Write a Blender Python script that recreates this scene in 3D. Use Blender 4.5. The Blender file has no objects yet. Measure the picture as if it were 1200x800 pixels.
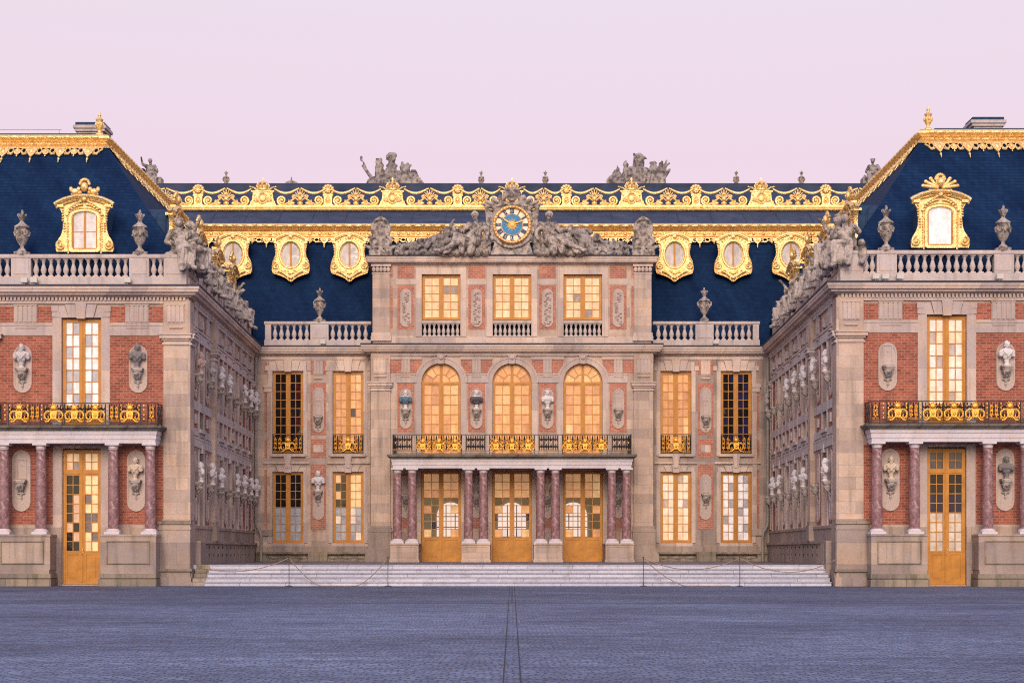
import bpy, math, random
from mathutils import Vector, Matrix, noise
R = math.radians
PI = math.pi
rng = random.Random(11)
SC = bpy.context.scene
COL = SC.collection

# ------------------------------------------------------------------ mesh collector
class MB:
    def __init__(s):
        s.v = []; s.f = []; s.m = []; s.mi = 0; s.M = None
    def add(s, vs, fs):
        b = len(s.v)
        if s.M is not None:
            s.v += [tuple(s.M @ Vector(v)) for v in vs]
        else:
            s.v += [tuple(v) for v in vs]
        s.f += [tuple(i + b for i in f) for f in fs]
        s.m += [s.mi] * len(fs)
    def box(s, x0, x1, y0, y1, z0, z1):
        if x0 > x1: x0, x1 = x1, x0
        if y0 > y1: y0, y1 = y1, y0
        if z0 > z1: z0, z1 = z1, z0
        s.add([(x0,y0,z0),(x1,y0,z0),(x1,y1,z0),(x0,y1,z0),(x0,y0,z1),(x1,y0,z1),(x1,y1,z1),(x0,y1,z1)],
              [(3,2,1,0),(4,5,6,7),(0,1,5,4),(1,2,6,5),(2,3,7,6),(3,0,4,7)])
    def prism(s, poly, y0, y1):                       # poly in x,z
        n = len(poly)
        vs = [(x,y0,z) for x,z in poly] + [(x,y1,z) for x,z in poly]
        fs = [tuple(range(n)), tuple(range(2*n-1, n-1, -1))]
        fs += [(i, (i+1)%n, n+(i+1)%n, n+i) for i in range(n)]
        s.add(vs, fs)
    def prismx(s, poly, x0, x1):                      # poly in y,z
        n = len(poly)
        vs = [(x0,y,z) for y,z in poly] + [(x1,y,z) for y,z in poly]
        fs = [tuple(range(n)), tuple(range(2*n-1, n-1, -1))]
        fs += [(i, (i+1)%n, n+(i+1)%n, n+i) for i in range(n)]
        s.add(vs, fs)
    def lathe(s, prof, c=(0,0,0), n=14, sx=1, sy=1):
        vs = []; fs = []
        k = len(prof)
        for r, z in prof:
            for i in range(n):
                a = 2*PI*i/n
                vs.append((c[0]+sx*r*math.cos(a), c[1]+sy*r*math.sin(a), c[2]+z))
        for j in range(k-1):
            for i in range(n):
                fs.append((j*n+i, j*n+(i+1)%n, (j+1)*n+(i+1)%n, (j+1)*n+i))
        fs.append(tuple(range(n-1,-1,-1))); fs.append(tuple((k-1)*n+i for i in range(n)))
        s.add(vs, fs)
    def tube(s, pts, r, n=6, closed=False, flat=1.0):
        pts = [Vector(p) for p in pts]; k = len(pts)
        rs = r if isinstance(r, (list,tuple)) else [r]*k
        vs = []; fs = []; up = None
        for i, p in enumerate(pts):
            if closed: t = pts[(i+1)%k] - pts[i-1]
            else: t = pts[min(i+1,k-1)] - pts[max(i-1,0)]
            if t.length < 1e-9: t = Vector((0,0,1))
            t.normalize()
            if up is None:
                up = Vector((0,1,0)) if abs(t.y) < .9 else Vector((1,0,0))
            a = (up - t*up.dot(t))
            if a.length < 1e-6: a = t.orthogonal()
            a.normalize(); up = a
            b = t.cross(a)
            for j in range(n):
                q = 2*PI*j/n
                vs.append(p + a*(rs[i]*flat*math.cos(q)) + b*(rs[i]*math.sin(q)))
        m = k if closed else k-1
        for i in range(m):
            i2 = (i+1) % k
            for j in range(n):
                fs.append((i*n+j, i*n+(j+1)%n, i2*n+(j+1)%n, i2*n+j))
        if not closed:
            fs.append(tuple(range(n-1,-1,-1))); fs.append(tuple((k-1)*n+j for j in range(n)))
        s.add(vs, fs)
    def ell(s, c, r, n=10, m=6, rot=None):
        if not isinstance(r, (list,tuple)): r = (r,r,r)
        c = Vector(c); vs = []; fs = []
        def P(v):
            v = Vector(v)
            if rot is not None: v = rot @ v
            return c + v
        vs.append(P((0,0,-r[2])))
        for j in range(1,m):
            t = PI*j/m
            for i in range(n):
                a = 2*PI*i/n
                vs.append(P((r[0]*math.sin(t)*math.cos(a), r[1]*math.sin(t)*math.sin(a), -r[2]*math.cos(t))))
        vs.append(P((0,0,r[2])))
        for i in range(n):
            fs.append((0, 1+(i+1)%n, 1+i))
            fs.append((len(vs)-1, 1+(m-2)*n+i, 1+(m-2)*n+(i+1)%n))
        for j in range(m-2):
            for i in range(n):
                fs.append((1+j*n+i, 1+j*n+(i+1)%n, 1+(j+1)*n+(i+1)%n, 1+(j+1)*n+i))
        s.add(vs, fs)
    def cap(s, p0, p1, r0, r1=None, n=8):
        if r1 is None: r1 = r0
        p0 = Vector(p0); p1 = Vector(p1); d = (p1-p0)
        L = d.length
        if L < 1e-6: return s.ell(p0, r0)
        d.normalize()
        pts = []; rs = []
        for a in (-75,-45,0): pts.append(p0 + d*(r0*math.sin(R(a)))); rs.append(r0*math.cos(R(a)))
        for a in (0,45,75): pts.append(p1 + d*(r1*math.sin(R(a)))); rs.append(r1*math.cos(R(a)))
        s.tube(pts, rs, n)
    def sweep(s, path, prof):                          # path (x,y); prof closed polygon of (outward, z); outward is right of travel
        k = len(path); q = len(prof); vs = []; fs = []
        nor = []
        for i in range(k-1):
            dx = path[i+1][0]-path[i][0]; dy = path[i+1][1]-path[i][1]; L = math.hypot(dx,dy)
            nor.append((dy/L, -dx/L))
        for i in range(k):
            if i == 0: m = nor[0]
            elif i == k-1: m = nor[-1]
            else:
                a, b = nor[i-1], nor[i]; w = 1 + a[0]*b[0] + a[1]*b[1]
                m = ((a[0]+b[0])/w, (a[1]+b[1])/w)
            for o, z in prof: vs.append((path[i][0]+m[0]*o, path[i][1]+m[1]*o, z))
        for i in range(k-1):
            for j in range(q):
                fs.append((i*q+j, i*q+(j+1)%q, (i+1)*q+(j+1)%q, (i+1)*q+j))
        fs.append(tuple(range(q))); fs.append(tuple((k-1)*q+j for j in range(q-1,-1,-1)))
        s.add(vs, fs)
    def wall(s, x0, x1, z0, z1, ops=(), y=0.0, depth=.4):
        xs = sorted({x0,x1,*[o[0] for o in ops],*[o[1] for o in ops]}); zs = sorted({z0,z1,*[o[2] for o in ops],*[o[3] for o in ops]})
        xs = [x for x in xs if x0 <= x <= x1]; zs = [z for z in zs if z0 <= z <= z1]
        for i in range(len(xs)-1):
            for j in range(len(zs)-1):
                cx = (xs[i]+xs[i+1])/2; cz = (zs[j]+zs[j+1])/2
                if any(o[0] < cx < o[1] and o[2] < cz < o[3] for o in ops): continue
                s.add([(xs[i],y,zs[j]),(xs[i+1],y,zs[j]),(xs[i+1],y,zs[j+1]),(xs[i],y,zs[j+1])], [(0,1,2,3)])
        for a,b,c,d in ops:
            e = y+depth
            s.add([(a,y,c),(a,e,c),(a,e,d),(a,y,d)], [(0,1,2,3)])
            s.add([(b,y,c),(b,e,c),(b,e,d),(b,y,d)], [(3,2,1,0)])
            s.add([(a,y,d),(b,y,d),(b,e,d),(a,e,d)], [(3,2,1,0)])
            s.add([(a,y,c),(b,y,c),(b,e,c),(a,e,c)], [(0,1,2,3)])
    def shell(s, outer, inner, y0, y1, N=56, c=(0,0)):  # plate between two x,z outlines, star-shaped about c
        O = [ray(outer, c, 2*PI*i/N) for i in range(N)]; I = [ray(inner, c, 2*PI*i/N) for i in range(N)]
        vs = [(x,y0,z) for x,z in O] + [(x,y0,z) for x,z in I] + [(x,y1,z) for x,z in O] + [(x,y1,z) for x,z in I]
        fs = []
        for i in range(N):
            j = (i+1)%N
            fs += [(i,j,N+j,N+i), (N+i,N+j,3*N+j,3*N+i), (j,i,2*N+i,2*N+j)]
        s.add(vs, fs)
    def mesh(s, name='m'):
        me = bpy.data.meshes.new(name)
        me.from_pydata(s.v, [], s.f)
        me.polygons.foreach_set('material_index', s.m)
        me.update()
        return me
    def build(s, name, mats, parent=None, loc=(0,0,0), rz=0.0, smooth=30, fix=True):
        import bmesh
        me = s.mesh(name)
        if fix:
            bm = bmesh.new(); bm.from_mesh(me); bmesh.ops.recalc_face_normals(bm, faces=bm.faces[:]); bm.to_mesh(me); bm.free()
        return link(name, me, mats, parent, loc, rz, smooth)

def ray(poly, c, a):
    dx, dz = math.cos(a), math.sin(a); best = 0.0
    n = len(poly)
    for i in range(n):
        x1, z1 = poly[i][0]-c[0], poly[i][1]-c[1]; x2, z2 = poly[(i+1)%n][0]-c[0], poly[(i+1)%n][1]-c[1]
        ex, ez = x2-x1, z2-z1
        det = dx*(-ez) + ex*dz
        if abs(det) < 1e-12: continue
        t = (x1*(-ez) + ex*z1)/det; u = (dx*z1 - dz*x1)/det
        if -1e-6 <= u <= 1+1e-6 and t > best: best = t
    return (c[0]+dx*best, c[1]+dz*best)

def link(name, me, mats, parent=None, loc=(0,0,0), rz=0.0, smooth=30):
    if mats is not None and not len(me.materials):
        for m in (mats if isinstance(mats, (list,tuple)) else [mats]): me.materials.append(m)
    if smooth:
        me.polygons.foreach_set('use_smooth', [True]*len(me.polygons))
        me.set_sharp_from_angle(angle=R(smooth))
    o = bpy.data.objects.new(name, me); COL.objects.link(o)
    o.location = loc; o.rotation_euler = (0,0,rz)
    if parent is not None: o.parent = parent
    return o

def tag(o, label, cat, group=None):
    o['label'] = label; o['category'] = cat
    if group: o['group'] = group
    return o

def thing(name, label, cat, loc=(0,0,0), rz=0.0, group=None):
    o = bpy.data.objects.new(name, None); COL.objects.link(o)
    o.empty_display_size = .3
    o.location = loc; o.rotation_euler = (0,0,rz)
    return tag(o, label, cat, group)

def copy_tree(o, parent=None):
    c = o.copy(); COL.objects.link(c)
    if parent is not None: c.parent = parent
    for ch in list(o.children): copy_tree(ch, c)
    return c

def spiral(cx, cz, r, turns=1.6, a0=0.0, d=1, n=22, y=0.0, r1=.12):
    return [(cx + (r*(1-t)+r*r1*t)*math.cos(a0+d*2*PI*turns*t), y, cz + (r*(1-t)+r*r1*t)*math.sin(a0+d*2*PI*turns*t)) for t in [i/(n-1) for i in range(n)]]

def arc(cx, cz, rx, rz, a0, a1, n=12, y=0.0):
    return [(cx+rx*math.cos(R(a0+(a1-a0)*i/(n-1))), y, cz+rz*math.sin(R(a0+(a1-a0)*i/(n-1)))) for i in range(n)]

def stadium(w, z0, z1, n=8):                             # half width w
    k = [(w*math.cos(PI*i/n), z1-w+w*math.sin(PI*i/n)) for i in range(n+1)]
    return k + [(-w*math.cos(PI*i/n), z0+w-w*math.sin(PI*i/n)) for i in range(n+1)]

def sculpt(mb, voxel=.03, fold=.012, seed=0, smooth=2, fr=5.0, stretch=.35, head_z=None):
    """one continuous carved surface out of overlapping volumes, with folds cut into it"""
    me = mb.mesh('t'); ob = bpy.data.objects.new('t', me); COL.objects.link(ob)
    md = ob.modifiers.new('r', 'REMESH'); md.mode = 'VOXEL'; md.voxel_size = voxel
    if smooth:
        sm = ob.modifiers.new('s', 'SMOOTH'); sm.factor = .5; sm.iterations = smooth
    dg = bpy.context.evaluated_depsgraph_get()
    out = bpy.data.meshes.new_from_object(ob.evaluated_get(dg))
    bpy.data.objects.remove(ob); bpy.data.meshes.remove(me)
    so = Vector((seed*7.3, seed*3.1, seed*1.7))
    if fold:
        nn = [v.normal.copy() for v in out.vertices]
        for v, n in zip(out.vertices, nn):
            p = v.co
            k = 1.0 if head_z is None or p.z < head_z else .25
            a = noise.noise(Vector((p.x*fr, p.y*fr, p.z*fr*stretch)) + so)
            b = noise.noise(Vector((p.x*fr*2.6, p.y*fr*2.6, p.z*fr*1.2)) + so)
            v.co = p + n*(fold*k*((1-abs(a)*2.6) + .5*b))
    out.update()
    return out

# ------------------------------------------------------------------ materials
def lin(h):
    return tuple(((c/255)/12.92 if c/255 <= .04045 else ((c/255+.055)/1.055)**2.4) for c in h)

class NT:
    def __init__(s, name):
        s.m = bpy.data.materials.new(name); s.m.use_nodes = True
        s.t = s.m.node_tree; s.b = s.t.nodes['Principled BSDF']
    def n(s, typ, **kw):
        x = s.t.nodes.new(typ)
        for k, v in kw.items():
            if k.startswith('_'): setattr(x, k[1:], v)
            else:
                x.inputs[k.replace('__', ' ')].default_value = v
        return x
    def l(s, a, b): s.t.links.new(a, b)
    def coord(s, sx=1, sz=1):
        tc = s.n('ShaderNodeTexCoord'); sp = s.n('ShaderNodeSeparateXYZ'); s.l(tc.outputs['Object'], sp.inputs[0])
        ad = s.n('ShaderNodeMath', _operation='ADD'); s.l(sp.outputs[0], ad.inputs[0]); s.l(sp.outputs[1], ad.inputs[1])
        co = s.n('ShaderNodeCombineXYZ'); s.l(ad.outputs[0], co.inputs[0]); s.l(sp.outputs[2], co.inputs[1])
        return tc.outputs['Object'], co.outputs[0]
    def noise(s, vec, scale, detail=4, rough=.6, vscale=None):
        if vscale is not None:
            mp = s.n('ShaderNodeMapping'); mp.inputs['Scale'].default_value = vscale; s.l(vec, mp.inputs[0]); vec = mp.outputs[0]
        x = s.n('ShaderNodeTexNoise', Scale=scale, Detail=detail, Roughness=rough); s.l(vec, x.inputs['Vector'])
        return x.outputs['Fac']
    def ramp(s, fac, stops):
        r = s.n('ShaderNodeValToRGB'); e = r.color_ramp.elements
        while len(e) < len(stops): e.new(.5)
        for k, (p, c) in enumerate(stops):
            e[k].position = p; e[k].color = (*c, 1) if len(c) == 3 else c
        s.l(fac, r.inputs[0]); return r.outputs[0]
    def mix(s, fac, a, b, mode='MIX'):
        x = s.n('ShaderNodeMix', _data_type='RGBA', _blend_type=mode)
        for sock, v in ((x.inputs[0], fac), (x.inputs[6], a), (x.inputs[7], b)):
            if hasattr(v, 'links'): s.l(v, sock)
            elif isinstance(v, (int,float)): sock.default_value = v
            else: sock.default_value = (*v, 1)
        return x.outputs[2]
    def bump(s, h, strength=.3, dist=.02):
        x = s.n('ShaderNodeBump', Strength=strength, Distance=dist); s.l(h, x.inputs['Height']); s.l(x.outputs[0], s.b.inputs['Normal'])
    def base(s, c, rough=.7, spec=.3, metal=0):
        if hasattr(c, 'links'): s.l(c, s.b.inputs['Base Color'])
        else: s.b.inputs['Base Color'].default_value = (*c, 1)
        s.b.inputs['Roughness'].default_value = rough; s.b.inputs['Specular IOR Level'].default_value = spec; s.b.inputs['Metallic'].default_value = metal
        return s.m

def stone(name, a, b, dark=.55, bw=1.55, rh=.50, joints=True, soot=.55, stain=(.13,.12,.11), fine=0):
    t = NT(name); o, xz = t.coord()
    n1 = t.noise(o, .9, 6, .62); n2 = t.noise(xz, 1.0, 5, .6, (2.6,.22,1)); n3 = t.noise(o, 14, 4, .7)
    if fine: n2 = t.noise(o, fine, 5, .72)
    c = t.mix(t.ramp(n1, [(.3,(0,0,0)),(.7,(1,1,1))]), a, b)
    if joints:
        br = t.n('ShaderNodeTexBrick', Scale=1.0); br.inputs['Brick Width'].default_value = bw; br.inputs['Row Height'].default_value = rh
        br.inputs['Mortar Size'].default_value = .010; br.inputs['Mortar Smooth'].default_value = .2; br.inputs['Bias'].default_value = 0
        br.inputs['Color1'].default_value = (.76,.755,.79,1); br.inputs['Color2'].default_value = (1.14,1.09,1.03,1); br.inputs['Mortar'].default_value = (dark,dark*.95,dark*.92,1)
        t.l(xz, br.inputs['Vector']); c = t.mix(1.0, c, br.outputs['Color'], 'MULTIPLY')
    n4 = t.noise(xz, 1.0, 5, .6, (.55,.8,1)); n5 = t.noise(o, 2.6, 4, .6)
    c = t.mix(t.ramp(n4, [(.42,(0,0,0)),(.62,(.42,.42,.42))]), c, t.mix(1.0, c, (.80,.86,1.04), 'MULTIPLY'))
    c = t.mix(t.ramp(n5, [(.52,(0,0,0)),(.70,(.55,.55,.55))]), c, t.mix(1.0, c, (1.12,.93,.74), 'MULTIPLY'))
    c = t.mix(t.ramp(n2, [(.44,(0,0,0)),(.60,(soot,)*3)] if fine else [(.50,(0,0,0)),(.74,(soot,)*3)]), c, stain)
    c = t.mix(.35, c, t.ramp(n3, [(.3,(.6,.58,.56)),(.7,(1.15,1.15,1.15))]), 'MULTIPLY')
    t.bump(n3, .5, .03)
    return t.base(c, .85, .2)

M = {}
M['stone'] = stone('limestone', (.50,.39,.315), (.64,.52,.45), dark=.74)
M['trim'] = stone('dressed_limestone', (.57,.46,.41), (.70,.60,.545), bw=1.6, rh=3.0, soot=.4, dark=.75)
M['base'] = stone('plinth_stone', (.36,.29,.25), (.50,.415,.365), soot=.75, stain=(.12,.11,.095), bw=1.9, rh=.9, dark=.7)
M['moss'] = stone('mossy_stone', (.25,.215,.17), (.38,.33,.27), soot=.85, stain=(.045,.055,.03), bw=.9, rh=.3)
M['pale'] = stone('pale_marble_trim', (.60,.555,.60), (.71,.67,.72), joints=False, soot=.3, stain=(.33,.30,.33))
M['balust'] = stone('grey_pink_balustrade_stone', (.50,.43,.42), (.64,.57,.55), joints=False, soot=.6, stain=(.2,.185,.185))
M['statue'] = stone('weathered_statue_stone', (.40,.345,.31), (.62,.54,.49), joints=False, soot=.85, stain=(.06,.057,.06), fine=3.2)
M['greystatue'] = stone('dark_statue_stone', (.27,.24,.235), (.48,.43,.41), joints=False, soot=.85, stain=(.04,.04,.045), fine=3.2)
M['marble'] = stone('white_marble', (.66,.63,.65), (.78,.76,.78), joints=False, soot=.35, stain=(.36,.34,.36))
M['cream'] = stone('cream_marble', (.60,.49,.40), (.70,.60,.50), joints=False, soot=.3, stain=(.33,.27,.22))
M['bluemarble'] = stone('blue_grey_marble', (.10,.17,.25), (.17,.24,.32), joints=False, soot=.3, stain=(.05,.07,.1))
M['darkmarble'] = stone('dark_grey_marble', (.07,.065,.08), (.15,.14,.16), joints=False, soot=.3, stain=(.03,.03,.03))
M['greymarble'] = stone('grey_marble', (.38,.35,.37), (.52,.49,.50), joints=False, soot=.4, stain=(.13,.12,.12))
M['palegrey'] = stone('pale_grey_marble', (.52,.49,.50), (.64,.61,.62), joints=False, soot=.4, stain=(.25,.23,.24))
M['darkgrey'] = stone('dark_grey_stone', (.17,.16,.165), (.29,.27,.275), joints=False, soot=.5, stain=(.08,.075,.08))
M['slabmoss'] = stone('blackened_balcony_stone', (.13,.12,.105), (.24,.22,.20), joints=False, soot=.9, stain=(.03,.035,.025))
M['pinkmarble'] = stone('pink_marble', (.45,.30,.27), (.6,.46,.43), joints=False, soot=.5, stain=(.2,.12,.11))

def brick(name='red_brick', c1=(.41,.125,.082), c2=(.25,.068,.046), mo=(.36,.24,.19)):
    t = NT(name); o, xz = t.coord()
    br = t.n('ShaderNodeTexBrick', Scale=1.0); br.inputs['Brick Width'].default_value = .27; br.inputs['Row Height'].default_value = .112
    br.inputs['Mortar Size'].default_value = .014; br.inputs['Mortar Smooth'].default_value = .3; br.inputs['Bias'].default_value = -.1
    br.inputs['Color1'].default_value = (*c1,1); br.inputs['Color2'].default_value = (*c2,1); br.inputs['Mortar'].default_value = (*mo,1)
    t.l(xz, br.inputs['Vector'])
    n1 = t.noise(o, 1.3, 5, .65); n2 = t.noise(o, 9, 3, .6)
    c = t.mix(1.0, br.outputs['Color'], t.ramp(n1, [(.3,(.72,.72,.75)),(.7,(1.2,1.15,1.1))]), 'MULTIPLY')
    c = t.mix(.6, c, t.ramp(n2, [(.3,(.7,.68,.68)),(.7,(1.2,1.2,1.2))]), 'MULTIPLY')
    t.bump(br.outputs['Fac'], -.25, .02)
    return t.base(c, .85, .2)
M['brick'] = brick(); M['brickpale'] = brick('pale_pink_brick', (.50,.20,.14), (.40,.14,.095), (.50,.33,.27))

def slate():
    t = NT('blue_slate'); o, xz = t.coord()
    br = t.n('ShaderNodeTexBrick', Scale=1.0); br.inputs['Brick Width'].default_value = .26; br.inputs['Row Height'].default_value = .155
    br.inputs['Mortar Size'].default_value = .011; br.inputs['Mortar Smooth'].default_value = .5
    br.inputs['Color1'].default_value = (.0045,.020,.070,1); br.inputs['Color2'].default_value = (.0065,.027,.088,1); br.inputs['Mortar'].default_value = (.0025,.010,.04,1)
    t.l(xz, br.inputs['Vector'])
    n1 = t.noise(xz, 1.0, 5, .65, (1.0,.35,1)); n2 = t.noise(o, 5, 4, .7)
    c = t.mix(1.0, br.outputs['Color'], t.ramp(n1, [(.3,(.62,.66,.72)),(.72,(1.6,1.45,1.25))]), 'MULTIPLY')
    c = t.mix(.35, c, t.ramp(n2, [(.3,(.6,.62,.68)),(.7,(1.25,1.25,1.2))]), 'MULTIPLY')
    t.bump(br.outputs['Fac'], -.6, .03)
    return t.base(c, .75, .08)
M['slate'] = slate()

def lead(name, a, b, seams=False):
    t = NT(name); o, xz = t.coord()
    n1 = t.noise(o, 1.2, 6, .65); n2 = t.noise(xz, 1.0, 4, .6, (.35,5,1))
    c = t.mix(t.ramp(n1, [(.3,(0,0,0)),(.7,(1,1,1))]), a, b)
    c = t.mix(.5, c, t.ramp(n2, [(.3,(.65,.62,.62)),(.7,(1.25,1.25,1.25))]), 'MULTIPLY')
    if seams:
        w = t.n('ShaderNodeTexWave', Scale=.75, Distortion=0.0); w.bands_direction = 'X'; t.l(xz, w.inputs['Vector'])
        t.bump(t.ramp(w.outputs['Fac'], [(.88,(0,0,0)),(1,(1,1,1))]), .8, .05)
    return t.base(c, .7, .12)
M['lead'] = lead('roof_lead', (.028,.044,.09), (.058,.078,.135))
M['leadblue'] = lead('seamed_blue_lead', (.016,.040,.095), (.035,.07,.14), True)
M['flash'] = lead('lead_flashing', (.035,.045,.075), (.06,.07,.105))

def gold(name='gilding', c0=(.95,.54,.13), c1=(1.0,.82,.44), rough=.36):
    t = NT(name); o, xz = t.coord()
    n1 = t.noise(o, 4.5, 6, .72); n2 = t.noise(o, 13, 5, .7)
    c = t.mix(t.ramp(n1, [(.34,(0,0,0)),(.62,(1,1,1))]), c0, c1)
    t.bump(n2, .8, .05)
    return t.base(c, rough, .5, .80)
M['gold'] = gold()
M['deepgold'] = gold('deep_gilding', (.95,.42,.05), (1.0,.62,.14), .38)
M['darkgold'] = gold('dark_gilding', (.70,.33,.09), (1.0,.66,.30), .42)  # darker tone; on recessed backgrounds it paints in crevice shade

def marble_red():
    t = NT('red_veined_marble'); o, xz = t.coord()
    mp = t.n('ShaderNodeMapping'); mp.inputs['Rotation'].default_value = (0, R(35), 0); t.l(o, mp.inputs[0])
    n1 = t.n('ShaderNodeTexNoise', Scale=3.2, Detail=7, Roughness=.65, Distortion=1.6); t.l(mp.outputs[0], n1.inputs['Vector'])
    n2 = t.n('ShaderNodeTexNoise', Scale=9, Detail=5, Roughness=.7, Distortion=2.2); t.l(mp.outputs[0], n2.inputs['Vector'])
    c = t.ramp(n1.outputs['Fac'], [(.34,(.15,.07,.08)),(.5,(.27,.145,.16)),(.60,(.36,.235,.25)),(.70,(.60,.53,.56))])
    c = t.mix(t.ramp(n2.outputs['Fac'], [(.55,(0,0,0)),(.72,(.7,.7,.7))]), c, (.5,.42,.45))
    return t.base(c, .38, .45)
M['redmarble'] = marble_red()

def paint(name, a, rough=.45):
    t = NT(name); o, xz = t.coord()
    n = t.noise(o, 2.2, 5, .65)
    c = t.mix(1.0, a, t.ramp(n, [(.3,(.72,.70,.68)),(.7,(1.15,1.15,1.15))]), 'MULTIPLY')
    return t.base(c, rough, .4)
M['ochre'] = paint('ochre_joinery_paint', (.54,.235,.034))
M['iron'] = paint('black_ironwork', (.022,.022,.028), .5)
M['grey'] = paint('grey_metal', (.30,.28,.27), .5)
M['rope'] = paint('hemp_rope', (.33,.25,.19), .9)
M['void'] = paint('painted_dark_void', (.012,.011,.012), .9)
M['hall'] = paint('hall_plaster', (.42,.25,.15), .9)
M['lamphousing'] = paint('pale_lamp_housing', (.62,.6,.58), .5)

def pane():
    t = NT('window_pane')  # glowing tint paints sky reflections and room light into the glass
    at = t.n('ShaderNodeAttribute', _attribute_name='tint')
    o, xz = t.coord(); n = t.noise(o, 2.2, 2, .5); n6 = t.noise(xz, 1.0, 4, .6, (3.2,1.1,1)); n7 = t.noise(o, 5, 3, .6)
    c = t.mix(1.0, at.outputs['Color'], t.ramp(n6, [(.3,(.80,.76,.74)),(.65,(1.08,1.08,1.08))]), 'MULTIPLY'); c = t.mix(.5, c, t.ramp(n7, [(.35,(.7,.68,.68)),(.6,(1.1,1.1,1.1))]), 'MULTIPLY')
    t.l(c, t.b.inputs['Base Color']); t.l(c, t.b.inputs['Emission Color']); t.l(at.outputs['Alpha'], t.b.inputs['Emission Strength']); t.bump(n, .12, .05)
    t.b.inputs['Roughness'].default_value = .06; t.b.inputs['IOR'].default_value = 1.42
    return t.m
M['pane'] = pane()

def clear():
    t = NT('clear_pane')
    tr = t.n('ShaderNodeBsdfTransparent'); tr.inputs[0].default_value = (.92,.9,.88,1)
    gl = t.n('ShaderNodeBsdfGlossy'); gl.inputs['Roughness'].default_value = .03
    fr = t.n('ShaderNodeFresnel', IOR=1.6)
    mx = t.n('ShaderNodeMixShader'); t.l(fr.outputs[0], mx.inputs[0]); t.l(tr.outputs[0], mx.inputs[1]); t.l(gl.outputs[0], mx.inputs[2])
    t.l(mx.outputs[0], t.t.nodes['Material Output'].inputs['Surface'])
    return t.m
M['clear'] = clear()

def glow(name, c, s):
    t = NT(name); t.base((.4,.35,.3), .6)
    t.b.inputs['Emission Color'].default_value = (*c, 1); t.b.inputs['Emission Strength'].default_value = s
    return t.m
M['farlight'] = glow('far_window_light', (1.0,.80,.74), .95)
M['bulb'] = glow('lit_bulb', (1.0,.8,.5), 6)
M['enamelblue'] = paint('blue_enamel', (.004,.20,.46), .45)
M['enamelwhite'] = paint('white_enamel', (.88,.83,.66), .45)
M['goldpaint'] = paint('gold_leaf_paint', (.92,.56,.12), .4)
M['enamelnavy'] = paint('navy_numerals', (.012,.03,.13), .4)

def cobble(name='cobblestones', k=1.0):
    t = NT(name)
    tc = t.n('ShaderNodeTexCoord'); o = tc.outputs['Object']
    wn = t.n('ShaderNodeTexNoise', Scale=1.7, Detail=3); t.l(o, wn.inputs['Vector'])
    vm = t.n('ShaderNodeVectorMath', _operation='MULTIPLY_ADD'); vm.inputs[1].default_value = (.30,.22,0); t.l(wn.outputs['Color'], vm.inputs[0]); t.l(o, vm.inputs[2])
    br = t.n('ShaderNodeTexBrick', Scale=1.0); br.inputs['Brick Width'].default_value = .17; br.inputs['Row Height'].default_value = .14
    br.inputs['Mortar Size'].default_value = .014; br.inputs['Mortar Smooth'].default_value = .5; br.inputs['Bias'].default_value = 0
    br.inputs['Color1'].default_value = (.088,.118,.215,1); br.inputs['Color2'].default_value = (.175,.218,.355,1); br.inputs['Mortar'].default_value = (.035,.04,.07,1)
    t.l(vm.outputs[0], br.inputs['Vector'])
    n1 = t.noise(o, .16, 6, .6); n2 = t.noise(o, 3.0, 5, .7); n3 = t.noise(o, 1.0, 6, .7, (.35,1.5,1)); n4 = t.noise(o, 11, 3, .6)
    c = t.mix(1.0, br.outputs['Color'], t.ramp(n1, [(.34,(.58,.59,.64)),(.66,(1.32,1.29,1.22))]), 'MULTIPLY')
    c = t.mix(.7, c, t.ramp(n3, [(.3,(.36,.38,.44)),(.7,(1.6,1.57,1.48))]), 'MULTIPLY')
    c = t.mix(.6, c, t.ramp(n2, [(.3,(.45,.45,.5)),(.7,(1.5,1.48,1.42))]), 'MULTIPLY')
    # scattered pinkish stones
    c = t.mix(t.ramp(n4, [(.62,(0,0,0)),(.75,(.4,.4,.4))]), c, (.27,.24,.34)); c = t.mix(t.ramp(n4, [(.26,(.8,.8,.8)),(.38,(0,0,0))]), c, (.05,.055,.09))
    h = t.mix(.5, br.outputs['Fac'], n4)
    iv = t.n('ShaderNodeInvert'); t.l(br.outputs['Fac'], iv.inputs['Color'])
    hh = t.mix(.45, iv.outputs[0], n2); t.bump(hh, .9, .05); c = t.mix(1.0, c, (k*.94,k,k*1.04), 'MULTIPLY')
    return t.base(c, .62, .3)
M['cobble'] = cobble(); M['cobbledark'] = cobble('darker_cobblestones', .80)
M['joint'] = paint('dark_drain_joint', (.025,.03,.028), .9)
M['setts'] = stone('drain_setts', (.17,.16,.21), (.25,.235,.29), joints=True, bw=.6, rh=.4, soot=.3, stain=(.1,.1,.12))

def steps_mat():
    t = NT('pale_marble_steps'); o, xz = t.coord()
    br = t.n('ShaderNodeTexBrick', Scale=1.0); br.inputs['Brick Width'].default_value = 1.9; br.inputs['Row Height'].default_value = .176
    br.inputs['Mortar Size'].default_value = .008; br.offset = .37
    br.inputs['Color1'].default_value = (.50,.52,.66,1); br.inputs['Color2'].default_value = (.64,.655,.79,1); br.inputs['Mortar'].default_value = (.15,.14,.17,1)
    t.l(xz, br.inputs['Vector'])
    n1 = t.noise(o, 1.4, 6, .7); n2 = t.noise(o, 9, 5, .7)
    c = t.mix(t.ramp(n1, [(.55,(0,0,0)),(.75,(.65,.65,.65))]), br.outputs['Color'], (.27,.24,.26))
    c = t.mix(.5, c, t.ramp(n2, [(.3,(.6,.6,.62)),(.7,(1.2,1.2,1.2))]), 'MULTIPLY')
    t.bump(n2, .3, .02)
    return t.base(c, .6, .35)
M['steps'] = steps_mat()

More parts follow.
